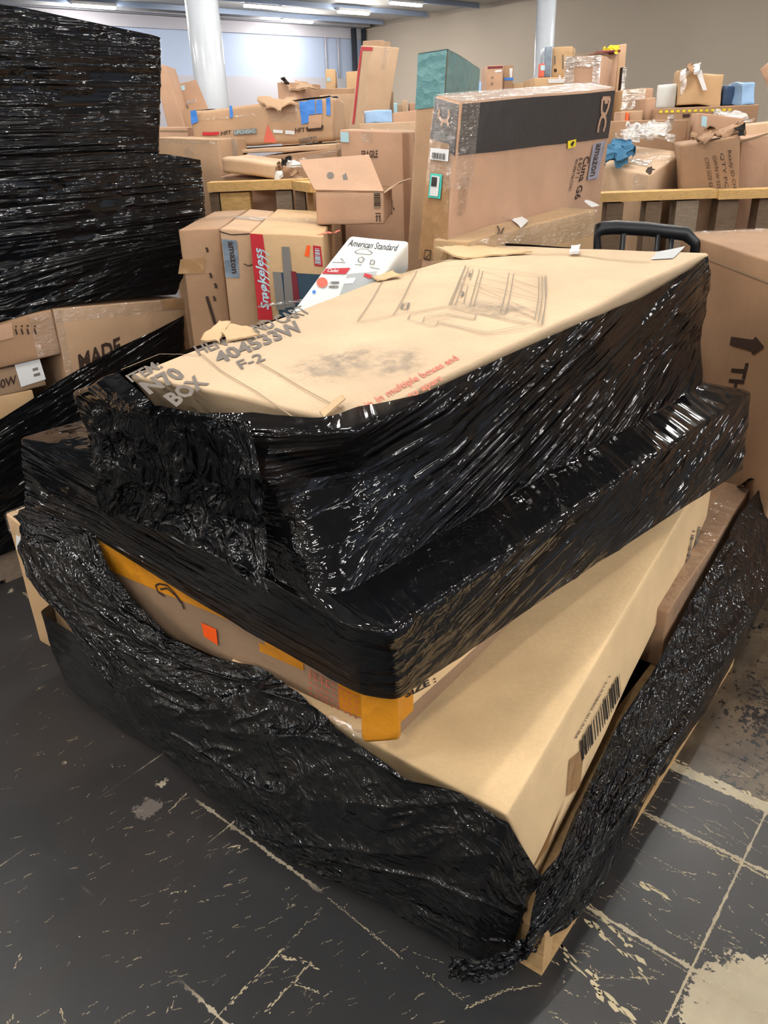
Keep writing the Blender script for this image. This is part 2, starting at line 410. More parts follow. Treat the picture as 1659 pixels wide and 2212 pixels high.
def glyphs(txt, bold=0.0, shear=0.0):
    key = (txt, bold, shear)
    if key not in _gl:
        c = bpy.data.curves.new('t', 'FONT'); c.body = txt; c.size = 1; c.offset = bold; c.shear = shear; c.resolution_u = 2; c.fill_mode = 'BOTH'
        o = bpy.data.objects.new('t', c); COL.objects.link(o); dg = bpy.context.evaluated_depsgraph_get(); me = o.evaluated_get(dg).to_mesh()
        _gl[key] = ([(v.co.x, v.co.y) for v in me.vertices], [tuple(p.vertices) for p in me.polygons])
        o.evaluated_get(dg).to_mesh_clear(); bpy.data.objects.remove(o); bpy.data.curves.remove(c)
    return _gl[key]
def frame_box(tl, tr, D, Hh, amp=0.004, seed=0, lean=None, bulge=0, zb=None):
    """front-top-left and front-top-right corners, depth, height"""
    tl = np.asarray(tl, float); tr = np.asarray(tr, float); u = tr - tl
    n = np.array([-u[1], u[0], 0]); n /= np.linalg.norm(n)
    if n[1] < 0 and abs(u[0]) > abs(u[1]): n = -n
    w = np.cross(u / np.linalg.norm(u), n); w = -w if w[2] > 0 else w
    if lean is not None: w = w + np.asarray(lean, float); w /= np.linalg.norm(w)
    if zb is not None: Hh = (tl[2] + tr[2]) / 2 - zb; w = np.array([w[0] / abs(w[2]), w[1] / abs(w[2]), -1.0]) if lean is not None else np.array([0, 0, -1.0])
    c = np.empty((2, 2, 2, 3))
    for i in range(2):
        for j in range(2):
            for k in range(2): c[i, j, k] = (tl + u * i) + n * D * j + w * Hh * k
    if zb is not None: c[:, :, 1, 2] = zb
    return Box(c, amp, seed, bulge)
_seed = [10]
def pxbox(name, tl, tr, y1, y2, D, label, mat=None, zb=0.0, zt=None, cat='box', group=None, amp=0.004, tape=True, lean=None, simple=False, seg=6, bulge=0, bpx=None):
    """box whose front face runs between two points seen at tl and tr, y1 and y2 metres away"""
    _seed[0] += 1
    a = Y(*tl, y1); b = Y(*tr, y2)
    if bpx is not None: zb = Y(tl[0], bpx, y1)[2]
    bx = frame_box(a, b, D, 0, amp, _seed[0], lean, bulge, zb)
    base = bx.c[:, :, 1].mean((0, 1))
    r = empty(name, tuple(base)); tag(r, label, cat, group)
    bx.root = r; bx.body('box_body', mat or KRAFT, r, seg)
    if tape: bx.decal('packing_tape', M_CLEAR if tape is True else tape, r, ('top', 0, 0.42, 1, 0.58), ('right', 0.42, 0, 0.58, 0.12), ('left', 0.42, 0, 0.58, 0.12), off=0.0035)
    return bx
def project(p):
    q = np.asarray(p, float) - EYE; a = q @ FW; return np.array([W / 2 + F * (q @ RT) / a, H / 2 - F * (q @ UP) / a])
def _ab(s, face, x, y):              # face coordinates of the spot seen at x, y
    a = b = 0.5
    for _ in range(12):
        f = AX[face]; p0 = project(s.raw(*f(a, b))); e = 1e-3
        ja = (project(s.raw(*f(a + e, b))) - p0) / e; jb = (project(s.raw(*f(a, b + e))) - p0) / e
        d = np.linalg.solve(np.stack([ja, jb], 1), np.array([x, y]) - p0); a += float(np.clip(d[0], -.6, .6)); b += float(np.clip(d[1], -.6, .6))
    return a, b
Box.ab = _ab
def _ptext(s, txt, face, p0, p1, p2, mat, parent=None, bold=0.01, off=0.002, name='printed_text', shear=0.0):
    """lettering whose baseline runs p0 to p1 and whose capitals reach p2"""
    v2, f2 = glyphs(txt, bold, shear); X = np.array(v2); x0, x1 = X[:, 0].min(), X[:, 0].max(); hh = 0.7
    A, B, C = (np.array(s.ab(face, *q)) for q in (p0, p1, p2)); vs = []
    for x, y in v2:
        q = A + (B - A) * (x - x0) / (x1 - x0) + (C - A) * y / hh; vs.append(s.on(face, q[0], q[1], off))
    return obj(name, vs, f2, mat, parent if parent is not None else s.root)
Box.ptext = _ptext
def _pquad(s, name, face, pts, mat, parent=None, off=0.003, label=None, n=5):
    """a sticker or print whose corners are seen at four points"""
    q = [np.array(s.ab(face, *p)) for p in pts]; vs = []; fs = []
    for i in range(n + 1):
        for j in range(n + 1):
            u, v = i / n, j / n; k = (q[0] * (1 - u) + q[1] * u) * (1 - v) + (q[3] * (1 - u) + q[2] * u) * v; vs.append(s.on(face, k[0], k[1], off))
    for i in range(n):
        for j in range(n): k = i * (n + 1) + j; fs.append((k, k + 1, k + n + 2, k + n + 1))
    o = obj(name, vs, fs, mat, parent if parent is not None else s.root, True)
    if label: o['label'] = label
    return o
Box.pquad = _pquad
def _plines(s, name, face, lines, w, mat, parent=None, off=0.004):
    """thin printed strokes, each a list of seen points, w metres wide"""
    vs = []; fs = []; dw, dh = s.dims(face)
    for ln in lines:
        q = [np.array(s.ab(face, *p)) for p in ln]
        for a, b in zip(q[:-1], q[1:]):
            d = (b - a) * np.array([dw, dh]); d = d / (np.linalg.norm(d) + 1e-9); nn = np.array([-d[1] / dw, d[0] / dh]) * w / 2
            k = len(vs)
            m = max(1, int(np.linalg.norm((b - a) * np.array([dw, dh])) / 0.08))
            for i in range(m + 1):
                c = a + (b - a) * i / m
                vs += [s.on(face, *(c - nn), off), s.on(face, *(c + nn), off)]
            for i in range(m): fs.append((k + 2 * i, k + 2 * i + 1, k + 2 * i + 3, k + 2 * i + 2))
    return obj(name, vs, fs, mat, parent if parent is not None else s.root)
Box.plines = _plines
def _pbars(s, face, pts, mat, parent, n=18, name='barcode', off=0.005):
    """bars across a seen quad; they run from edge 0-3 side to side 1-2"""
    q = [np.array(s.ab(face, *p)) for p in pts]; r = random.Random(n); t = 0.0; polys = []
    while t < 1:
        w = min(1, t + r.choice((0.5, 0.6, 1.1)) / n)
        polys.append([tuple(q[0] * (1 - k) + q[1] * k) for k in (t, w)] + [tuple(q[3] * (1 - k) + q[2] * k) for k in (w, t)])
        t = w + r.choice((0.35, 0.6, 0.9)) / n
    return s.shape(name, mat, parent, face, polys, off)
Box.pbars = _pbars

# ------------------------------------------------------------------ the setting
ANG = math.radians(41)
E1 = np.array([math.cos(ANG), math.sin(ANG), 0]); E2 = np.array([-math.sin(ANG), math.cos(ANG), 0])
HT = 3.8
def room(a, b, z): return E1 * a + E2 * b + np.array([0, 0, z])
A0, A1, B0, B1 = -9.0, 14.09, -8.0, 16.34
def slab(name, pts, thick, mat, up):
    pts = [np.asarray(p, float) for p in pts]; u = np.asarray(up, float) * thick; n = len(pts)
    vs = pts + [p + u for p in pts]; fs = [tuple(range(n)), tuple(range(2 * n - 1, n - 1, -1))] + [(i, (i + 1) % n, n + (i + 1) % n, n + i) for i in range(n)]
    o = obj(name, vs, fs, mat); tag(o, kind='structure'); return o

TANG = math.radians(50); T1v = np.array([math.cos(TANG), math.sin(TANG), 0]); T2v = np.array([-math.sin(TANG), math.cos(TANG), 0])
def floor_material():
    t = NT('worn_black_floor_paint'); t.b.inputs['Specular IOR Level'].default_value = 0.5
    co = t.coord('World', rot=(0, 0, -TANG))     # x along the tile rows, y across
    sep = t.n('ShaderNodeSeparateXYZ'); t.l(co, sep.inputs[0]); x, y = sep.outputs[0], sep.outputs[1]
    big = t.noise(co, 0.9, 2, 0.6); mid = t.noise(co, 7, 4, 0.65); fine = t.noise(co, 40, 4, 0.7)
    warm = t.ramp(t.noise(co, 1.7, 3, 0.5), [(0.42, BW(0)), (0.62, BW(1))])
    paint = t.mix(t.ramp(big, [(0.3, BW(0)), (0.7, BW(1))]), (0.016, 0.017, 0.019, 1), (0.028, 0.029, 0.031, 1))
    paint = t.mix(t.math('MULTIPLY', warm, 0.6), paint, (0.034, 0.025, 0.021, 1))
    paint = t.mix(t.math('MULTIPLY', fine, 0.35), paint, (0.035, 0.034, 0.034, 1))
    beige = t.mix(mid, srgb(186, 176, 152), srgb(138, 124, 104))
    # joints of the twelve inch tiles, showing where the paint has chipped along them
    reg = t.math('MULTIPLY', t.math('GREATER_THAN', x, 0.98), t.math('LESS_THAN', y, 0.62))
    def joint(c, per, off, seed, k):
        d = t.math('ABSOLUTE', t.math('SUBTRACT', t.math('FRACT', t.math('ADD', t.math('DIVIDE', c, per), off)), 0.5))
        d = t.math('MULTIPLY', d, per)       # distance from the joint
        chip = t.noise(t.coord('World', rot=(0, 0, -TANG), loc=(seed, 0, 0)), 30, 4, 0.78)
        wid = t.math('ADD', t.math('MULTIPLY', t.math('POWER', chip, 4.0), k), t.math('MULTIPLY', reg, 0.0012))
        on = t.math('MAXIMUM', reg, t.ramp(t.noise(t.coord('World', loc=(seed, 3, 0)), 1.6, 2, 0.5), [(0.56, BW(0)), (0.62, BW(1))]))
        return t.math('MULTIPLY', t.math('LESS_THAN', d, wid), on)
    j = t.math('MAXIMUM', joint(x, 0.34, 0.971, 2.0, 0.05), joint(y, 0.355, 0.9085, 9.0, 0.02))
    specks = t.math('GREATER_THAN', t.math('MULTIPLY', t.noise(co, 55, 3, 0.7), t.ramp(mid, [(0.4, BW(0.75)), (0.65, BW(1.1))])), 0.70)
    flakes = t.math('GREATER_THAN', t.math('MULTIPLY', t.noise(t.coord('World', loc=(5, 5, 0)), 9, 6, 0.72), t.ramp(t.noise(co, 1.9, 2, 0.5), [(0.45, BW(0.5)), (0.62, BW(1.05))])), 0.665)
    # bare patch in the foreground at the right
    def spot(px, py, r):
        c = Z(px, py, 0); v = t.n('ShaderNodeVectorMath', operation='DISTANCE'); t.l(t.coord('World'), v.inputs[0]); v.inputs[1].default_value = tuple(c)
        return t.math('SUBTRACT', r, v.outputs['Value'])
    bare = spot(1700, 2270, 0.24)
    for k in ((1430, 2245, 0.06), (1520, 2240, 0.085), (1600, 2200, .07)): bare = t.math('MAXIMUM', bare, spot(*k))
    bare = t.math('GREATER_THAN', t.math('ADD', bare, t.math('MULTIPLY', t.math('SUBTRACT', fine, 0.5), 0.16)), 0.05)
    gsp = t.math('GREATER_THAN', t.math('ADD', spot(320, 1745, 0.045), t.math('MULTIPLY', t.math('SUBTRACT', fine, 0.5), 0.10)), 0.012)
    m = j
    for k in (specks, flakes, bare): m = t.math('MAXIMUM', m, k)
    col = t.mix(m, paint, beige)
    col = t.mix(t.math('MULTIPLY', gsp, 0.7), col, srgb(120, 110, 104))
    # beyond the third joint at the right the paint is worn down to brown concrete
    yb = float(T2v @ Z(1435, 1641, 0)); xb = float(T1v @ Z(1435, 1641, 0))
    past = t.math('SUBTRACT', y, 0.0)
    pastx = t.math('SUBTRACT', x, float(T1v @ Z(1450, 1645, 0)))
    edge = t.math('ADD', pastx, t.math('MULTIPLY', t.math('SUBTRACT', t.noise(co, 18, 6, 0.7), 0.5), 0.02))
    inx = t.math('MULTIPLY', t.math('GREATER_THAN', edge, 0.0), t.math('LESS_THAN', y, float(T2v @ Z(1435, 1641, 0)) + 0.9))
    conc = t.mix(t.ramp(mid, [(0.35, BW(0)), (0.65, BW(1))]), srgb(58, 50, 42), srgb(98, 84, 68))
    conc = t.mix(t.math('GREATER_THAN', t.math('MULTIPLY', fine, t.noise(co, 2.5, 3)), 0.30), conc, srgb(24, 24, 26))
    col = t.mix(inx, col, conc)
    rim = t.math('MULTIPLY', t.math('LESS_THAN', t.math('ABSOLUTE', t.math('ADD', pastx, 0.012)), t.math('MULTIPLY', t.noise(co, 22, 6, 0.7), 0.035)), t.math('LESS_THAN', y, float(T2v @ Z(1435, 1641, 0)) + 0.9))
    col = t.mix(rim, col, beige)
    t.l(col, t.b.inputs['Base Color'])
    t.l(t.math('ADD', 0.33, t.math('MULTIPLY', t.math('MAXIMUM', t.math('MULTIPLY', mid, 0.35), m), 0.35)), t.b.inputs['Roughness'])
    t.l(t.bump(mid, 0.004, 0.5), t.b.inputs['Normal'])
    return t.m
C4 = [(A0, B0), (A1, B0), (A1, B1), (A0, B1)]
slab('floor', [room(a, b, 0) for a, b in C4], 0.1, floor_material(), (0, 0, -1))
def wall_mat(name, col):
    t = NT(name); co = t.coord(); n = t.noise(co, 0.6, 4, 0.6)
    t.l(t.mix(n, col, tuple(x * 0.88 for x in col[:3]) + (1,)), t.b.inputs['Base Color']); t.b.inputs['Roughness'].default_value = 0.7
    t.l(t.bump(t.noise(co, 30, 3), 0.002), t.b.inputs['Normal']); return t.m
M_WL = wall_mat('pale_blue_wall_paint', srgb(178, 192, 218)); M_WR = wall_mat('taupe_wall_paint', srgb(198, 184, 166)); M_WG = wall_mat('grey_wall_paint', srgb(186, 184, 192)); M_CEIL = wall_mat('grey_ceiling_paint', srgb(224, 222, 218))
slab('ceiling', [room(a, b, HT) for a, b in C4], 0.1, M_CEIL, (0, 0, 1))
def wall(name, p, q, mat, out):
    return slab(name, [np.array([p[0], p[1], 0]), np.array([q[0], q[1], 0]), np.array([q[0], q[1], HT]), np.array([p[0], p[1], HT])], 0.15, mat, out)
wall('wall_back_left', room(A0, B1, 0), room(A1, B1, 0), M_WL, E2)
wall('wall_back_right', room(A1, B1, 0), room(A1, B0, 0), M_WR, E1)
wall('wall_near_right', room(A1, B0, 0), room(A0, B0, 0), M_WL, -E2)
wall('wall_near_left', room(A0, B0, 0), room(A0, B1, 0), M_WR, -E1)
WLP = (room(A0, B1, 0), room(A1, B1, 0))
zw = V(600, 166, *WLP)[2]; zs = V(620, 77, *WLP)[2]
slab('trim_1', [room(A0, B1, 0), room(A1, B1, 0), room(A1, B1, zw), room(A0, B1, zw)], 0.02, M_WG, -E2)
slab('trim_2', [room(A0, B1, zs), room(A1, B1, zs), room(A1, B1, HT - .01), room(A0, B1, HT - .01)], 0.05, M_WG, -E2)
M_BLUEC = plain('blue_grey_conduit', srgb(164, 182, 212), 0.4); M_BEAM = plain('grey_beam_paint', srgb(190, 190, 194), 0.5); M_PIPE = plain('dark_pipe_paint', srgb(52, 58, 66), 0.5)
k = 3
for b in (16.1, 15.9, 15.45, 14.02, 12.56, 11.1, 9.6, 8.2):
    v, f = bar(room(A0 + .2, b - 0.03, HT - 0.09), E1, A1 - A0 - .4, E2, 0.06 if b < 15.8 else 0.12, (0, 0, 1), 0.085)
    tag(obj('trim_%d' % k, v, f, M_BLUEC if b < 15.8 else M_BEAM), kind='structure'); k += 1
for x0, x1 in ((753, 762), (775, 783)):
    p = V(x0, 90, *WLP, off=0); q = V(x1, 90, *WLP); r = np.linalg.norm((q - p)[:2]) / 2; c = (p + q) / 2 - E2 * (r + 0.06)
    if abs(c @ E1) > A1 - r: c = c - E1 * 0.1
    tag(obj('trim_%d' % k, *tube([(c[0], c[1], 0.02), (c[0], c[1], HT - 0.1)], r), M_PIPE, None, True), kind='structure'); k += 1
for x0 in (700, 727):
    p = V(x0, 100, *WLP) - E2 * 0.05
    tag(obj('trim_%d' % k, *tube([(p[0], p[1], zw), (p[0], p[1], zs)], 0.02), M_WG, None, True), kind='structure'); k += 1
# chipped paint and scratches on the floor nearby, where the pale tile shows through
def chips(p, q, w, dens, seed):
    r = random.Random(seed); A = Z(*p, 0.0003); D = Z(*q, 0.0003) - A; L_ = float(np.linalg.norm(D)); D = D / L_; N_ = np.array([-D[1], D[0], 0]); vs = []; fs = []; t = 0
    while t < L_:
        l = r.uniform(.3, 1.3) * max(w, .004)
        if r.random() < dens:
            c = A + D * t + N_ * r.gauss(0, w * .28); m = r.randint(6, 9); k = len(vs); rr = w * r.uniform(.08, .36)
            for a in range(m):
                an = 2 * math.pi * a / m; vs.append(c + D * math.cos(an) * l * r.uniform(.4, 1) * .8 + N_ * math.sin(an) * rr * r.uniform(.35, 1))
            fs.append(tuple(range(k, k + m)))
        t += l * .55
    return vs, fs
M_CHIP = plain('bare_pale_tile', srgb(186, 172, 140), 0.7)
_c = []
for n_, (p, q, w, dn) in enumerate((((710, 1940), (870, 2072), .005, .9), ((612, 2050), (455, 2212), .010, .85), ((600, 2062), (690, 2088), .010, .8), ((672, 2080), (560, 2200), .009, .75), ((630, 2122), (690, 2146), .007, .9),
        ((700, 1955), (600, 2060), .005, .5), ((1005, 2178), (1090, 2140), .006, .95), ((1090, 2140), (1172, 2126), .006, .95), ((1190, 2030), (1265, 2110), .028, .95), ((1265, 2110), (1400, 2235), .034, .95), ((1285, 2113), (1420, 2112), .006, .8),
        ((1235, 1920), (1390, 2070), .022, .6), ((1270, 1990), (1400, 2110), .022, .7), ((1390, 1905), (1450, 1940), .022, .9), ((365, 1755), (400, 1715), .008, .9), ((1250, 1960), (1659, 2205), .003, .8), ((1378, 1752), (1659, 1895), .012, .95), ((1380, 1700), (1659, 1850), .003, .4), ((1440, 1640), (1659, 1735), .020, .98), ((1445, 1652), (1659, 1752), .014, .9),
        ((1559, 1966), (1420, 2240), .003, .8), ((30, 2090), (45, 2062), .009, .9), ((370, 2182), (380, 2150), .008, .9), ((500, 1830), (518, 1824), .014, 1), ((20, 2212), (30, 2190), .006, .9), ((130, 2180), (140, 2212), .006, .8), ((870, 2050), (960, 2080), .004, .4), ((50, 1280), (75, 1300), .01, 1), ((1300, 1790), (1500, 1900), .004, .3), ((1440, 2010), (1600, 2090), .005, .5), ((900, 2090), (1000, 2160), .004, .4))):
    _c.append(chips(p, q, w, dn, n_))
r_ = random.Random(8)
for n_ in range(260):
    x, y = r_.uniform(0, 1000), r_.uniform(1500, 2212)
    if y < 1480 + x * .62: continue
    _c.append(chips((x, y), (x + r_.uniform(6, 26), y - r_.uniform(2, 14)), r_.uniform(.0015, .005), .7, 100 + n_))
for n_ in range(160):
    x, y = r_.uniform(1180, 1659), r_.uniform(1650, 2212)
    if y < 2700 - x * .72: continue
    _c.append(chips((x, y), (x + r_.uniform(8, 40), y + r_.uniform(2, 22)), r_.uniform(.0015, .006), .6, 500 + n_))
for n_ in range(60):
    x, y = r_.uniform(0, 330), r_.uniform(1290, 1500)
    if y < 1300 + x * .9: continue
    _c.append(chips((x, y), (x + r_.uniform(6, 20), y - r_.uniform(2, 10)), r_.uniform(.002, .006), .6, 800 + n_))
tag(obj('trim_%d' % k, *merge(_c), M_CHIP), kind='structure'); k += 1
# columns
M_COLM = plain('glossy_white_column_paint', srgb(204, 210, 218), 0.25)
def column(n, px, y, r, label):
    c = Y(px, 20, y)
    o = obj('support_column', *tube([(c[0], c[1], 0.0), (c[0], c[1], HT)], r, 28), M_COLM, None, True); tag(o, label, 'column', kind='structure'); return o
o = column(1, 437, 9.0, 0.16, 'round white support column behind the box patched with blue tape'); o.name = 'trim_%d' % k; k += 1
o = column(2, 1180, 12.0, 0.125, 'white column'); o.name = 'trim_%d' % k; k += 1

# ceiling lights
M_TUBE = bpy.data.materials.new('lit_diffuser'); M_TUBE.use_nodes = True
_b = M_TUBE.node_tree.nodes['Principled BSDF']; _b.inputs['Emission Color'].default_value = (1, 0.965, 0.905, 1); _b.inputs['Emission Strength'].default_value = LAMP_L
M_HOUS = plain('white_lamp_housing', srgb(220, 220, 220), 0.4)
def ceiling_light(a, b, length=0.8, wid=0.11, label=None, group=None, proto=[None]):
    c = room(a, b, HT - 0.13)
    if proto[0] is None:
        r = empty('ceiling_light', (0, 0, 0)); v, f = bar(-E1 * length / 2 - E2 * wid / 2 + np.array([0, 0, .015]), E1, length, E2, wid, (0, 0, 1), 0.05)
        h = obj('housing', v, f, M_HOUS, r)
        v, f = bar(-E1 * (length / 2 - .02) - E2 * (wid / 2 - .02) + np.array([0, 0, -.02]), E1, length - .04, E2, wid - .04, (0, 0, 1), 0.034)
        d = obj('diffuser', v, f, M_TUBE, r)
        proto[0] = (r, [h, d])
    else:
        r0, ch = proto[0]; r = r0.copy(); COL.objects.link(r)
        for x in ch:
            y_ = x.copy(); COL.objects.link(y_); y_.parent = r
    r.location = c; WL[r.name] = c; tag(r, label, 'ceiling light', group or 'ceiling lights'); return r
VIS = [(7.08, 15.37, 'lit ceiling light above the black wrapped stack, leftmost in view'), (9.72, 14.07, 'lit ceiling light just right of the round white column, cut by the top edge'),
       (11.54, 15.48, 'lit ceiling light lowest in view, nearest the far room corner'), (11.76, 13.92, 'lit ceiling light second from the right, between two pale conduits'), (11.9, 12.56, 'lit ceiling light touching the top edge, rightmost in view')]
for a, b, l in VIS: ceiling_light(a, b, label=l)
for b in (-6.6, -4.1, -2.2, -.3, 1.75, 3.4, 6.2, 9.0, 11.2):
    for i in range(7):
        a = -7.6 + 3.1 * i + (.6 if b == 3.4 else 0)
        if b > 8 and a > 5: continue
        if b == 1.75 and not a < 5: continue
        if b == -.3 and not a < -1: continue  # unseen row added to bring highlights onto the loose film
        if b == -2.2 and not 1 < a < 8: continue  # short unseen row added for highlights on the film's right faces
        ceiling_light(a, b, label='lit ceiling light out of view above the frame', group='ceiling lights out of view')

# ------------------------------------------------------------------ the wrapped pallet in front
def dirv(deg): return np.array([math.cos(math.radians(deg)), math.sin(math.radians(deg)), 0])
def flat(p, z): return np.array([p[0], p[1], z])
def pallet(name, corner, da, la, db, lb, h, label, mat, boards=7):
    """corner, two directions and lengths; deck boards run along b"""
    c = np.array([corner[0], corner[1], 0.0]); r = empty(name, tuple(c + da * la / 2 + db * lb / 2)); tag(r, label, 'pallet')
    up = np.array([0, 0, 1.0]); bw = la / boards * 0.72
    for i in range(boards): obj('deck_board', *bar(c + da * (i * (la - bw) / (boards - 1)) + up * (h - .02), da, bw, db, lb, up, 0.018), mat, r)
    for i in range(3): obj('stringer', *bar(c + db * (i * (lb - .04) / 2) + up * 0.02, da, la, db, .04, up, h - .042), mat, r)
    for i in range(3): obj('bottom_board', *bar(c + da * (i * (la - bw) / 2), da, bw, db, lb, up, 0.018), mat, r)
    return r
P0 = Z(1170, 2108, 0); DR = dirv(51); DLft = dirv(142.5)
pallet('wooden_pallet', P0, DLft, 1.6, DR, 1.3, 0.13, 'raw pine pallet under the big black wrapped stack, its front corner bare', M_WOOD)

def corner_box(name, label, F_, L_, R_, mat, zt, zb, zts=None, zbs=None, amp=0.004, cat='box', seg=8, bF=None, group=None):
    """box standing corner-on: front, left and right plan corners; i runs left-front, j front-right... a: left to front, d: towards the back right"""
    F_, L_, R_ = (np.asarray(k, float)[:2] for k in (F_, L_, R_)); B_ = L_ + R_ - F_
    zt = zts or (zt,) * 4; zb = zbs or (zb,) * 4       # order L F B R
    c = np.empty((2, 2, 2, 3)); bF = F_ if bF is None else np.asarray(bF, float)[:2]
    for (i, j), p, q, k in (((0, 0), L_, L_, 0), ((1, 0), F_, bF, 1), ((0, 1), B_, B_, 2), ((1, 1), R_, R_, 3)):
        c[i, j, 0] = (p[0], p[1], zt[k]); c[i, j, 1] = (q[0], q[1], zb[k])
    _seed[0] += 1; b = Box(c, amp, _seed[0]); b.root = empty(name, tuple(c[:, :, 1].mean((0, 1)))); tag(b.root, label, cat, group); b.body('box_body', mat, b.root, seg)
    return b
# lower tier -------------------------------------------------------
LF = Z(1092, 1764, .40); LR = Z(1550, 978, .60); LFb = Z(1162, 1893, .15); LL = LF + dirv(141) * 0.80
low = corner_box('cardboard_box', 'large golden brown flat box with a barcode on its side, lowest in the front stack', LF, LL, LR, M_LOWCARD, 0, 0, zts=(.41, .40, .60, .60), zbs=(.15, .15, .34, .36), bF=LFb, seg=14)
low.pbars('right', [(1250, 1600), (1334, 1455), (1338, 1500), (1254, 1644)], M_INK, low.root, 24)
def scribble(b, face, p0, p1, up, n, mat, parent=None, seed=1, w=0.0035, gap=0.35, name='printed_text'):
    """a few rows of tiny lettering that reads as text from here: rows of short upright strokes"""
    r = random.Random(seed); lines = []; p0, p1, up = (np.array(k, float) for k in (p0, p1, up))
    for i in range(n):
        q0 = p0 + up * i; t = 0.0
        while t < 1 - 0.3 * r.random():
            dt = r.uniform(0.02, 0.05)
            a = q0 + (p1 - p0) * t; lines.append([tuple(a), tuple(a + up * 0.5 + (p1 - p0) * 0.01)])
            if r.random() < 0.5: lines.append([tuple(a + up * 0.25), tuple(a + (p1 - p0) * dt * 0.7 + up * 0.25)])
            t += dt if r.random() > 0.15 else dt * 2.2
    return b.plines(name, face, lines, w, mat, parent)
scribble(low, 'right', (1478, 1216), (1500, 1120), (9, 6), 4, M_FADE, seed=3)
scribble(low, 'right', (1240, 1592), (1315, 1458), (4, 3), 1, M_FADE, seed=4)
low.pquad('packing_tape', 'right', [(1192, 1790), (1220, 1722), (1180, 1830), (1145, 1880)], M_BROWNT)
low.pquad('packing_tape', 'right', [(1228, 1640), (1262, 1612), (1250, 1700), (1222, 1720)], M_TANT)
# taped box under the far end of the barcode box
MF = Z(1432, 1402, .20) + dirv(-39) * 0.0; MR = Z(1622, 1048, .34)
under = corner_box('cardboard_box', 'brown box with glossy clear tape below the right end of the barcode box', flat(MF, 0), flat(MF + dirv(141) * .5, 0), flat(MR, 0), BROWN, .33, .135, seg=8)
under.decal('packing_tape', M_CLEAR, under.root, ('right', 0.05, 0.0, 0.98, 0.32), ('top', 0.84, 0.02, 1.0, 0.98))
under.decal('packing_tape', M_TANT, under.root, ('right', 0.3, 0.3, 0.42, 0.95), ('right', 0.75, 0.3, 0.86, 0.95))
# box at the left end
CL = Z(10, 1108, .60)
c = np.empty((2, 2, 2, 3))
for i in (0, 1):
    for j in (0, 1):
        p = CL + dirv(-38) * .46 * i + dirv(52) * .55 * j; c[i, j, 0] = flat(p, .60); c[i, j, 1] = flat(p, .135)
c[1, :, 0, 2] = .50; leftb = Box(c, .004, 77); leftb.root = empty('cardboard_box', tuple(flat(c[:, :, 1].mean((0, 1)), .135))); tag(leftb.root, 'tan box at the left end of the front stack, half behind torn black film', 'box'); leftb.body('box_body', YELC, leftb.root)
leftb.pquad('shipping_label', 'front', [(36, 1155), (46, 1160), (46, 1192), (36, 1186)], M_WHITE)
leftb.decal('packing_tape', M_CLEAR, leftb.root, ('front', 0, 0, 1, .14), ('top', 0, 0, 1, .12))
# amber taped box
AF = Z(862, 1578, .44); AL = Z(212, 1170, .60)
amb = corner_box('cardboard_box', 'long box edged with amber tape, under the wrapped boxes', flat(AF, 0), flat(AL, 0), flat(AF + dirv(47) * .45, 0), DULL, .612, .43, zbs=(.36, .425, .40, .50), seg=10)
amb.decal('packing_tape', M_AMBER, amb.root, ('front', 0.0, 0.0, .62, .36), ('front', .62, 0.0, 1.0, .52), ('front', .84, .5, 1.0, .95), ('right', 0, 0, .1, .8), label='amber tape')
amb.decal('packing_tape', M_AMBER, amb.root, ('front', .60, .5, .74, .62), ('right', 0, 0.0, .7, .12))
amb.decal('printed_panel', M_LOWCARD, amb.root, ('right', .1, 0.05, .6, .7), label='pale golden card')
st = amb.pquad('price_sticker', 'front', [(437, 1343), (470, 1358), (473, 1392), (443, 1372)], M_ORANGE, off=.005)
scribble(amb, 'front', (441, 1356), (468, 1372), (1, 9), 2, M_INKB, st, 5, .0015)
arc = [(385 + 48 * math.sin(t), 1312 - 50 * math.cos(t) * 0.6 + 34 * math.sin(t) - 20) for t in np.linspace(-1.5, 1.1, 12)]
arc2 = [(378 + 40 * math.sin(t), 1318 - 40 * math.cos(t) * 0.55 + 30 * math.sin(t) - 14) for t in np.linspace(-1.1, 1.1, 12)]
amb.plines('printed_swirl', 'front', [[(337, 1262), (345, 1258), (362, 1262), (380, 1280), (393, 1298), (399, 1314)], [(337, 1262), (342, 1276), (356, 1285)], [(347, 1270), (362, 1268), (380, 1284), (392, 1300)]], .006, M_INKB)
amb.ptext('SIZE :', 'right', (872, 1504), (938, 1468), (868, 1490), M_INK, bold=.03, off=.006)
r_ = random.Random(2); lines = []
for row in range(5):
    for q in range(9):
        x = 672 + q * 12 + r_.uniform(-2, 2); y = 1445 + q * 6.4 + row * 12 + r_.uniform(-1, 1)
        lines.append([(x, y), (x + r_.uniform(-1, 5), y + (16 if row == 0 and q < 4 else 7))]); lines.append([(x, y + 2), (x + 7, y + 5)])
amb.plines('red_stamp', 'front', lines, .0028, M_REDF)
cb = frame_box(Z(778, 1492, .61), Z(864, 1486, .61), .10, .18, .004, 3)
cb.c[:, :, 1, 2] = .472
cb.body('crushed_end', M_AMBER, amb.root, 8, .01)
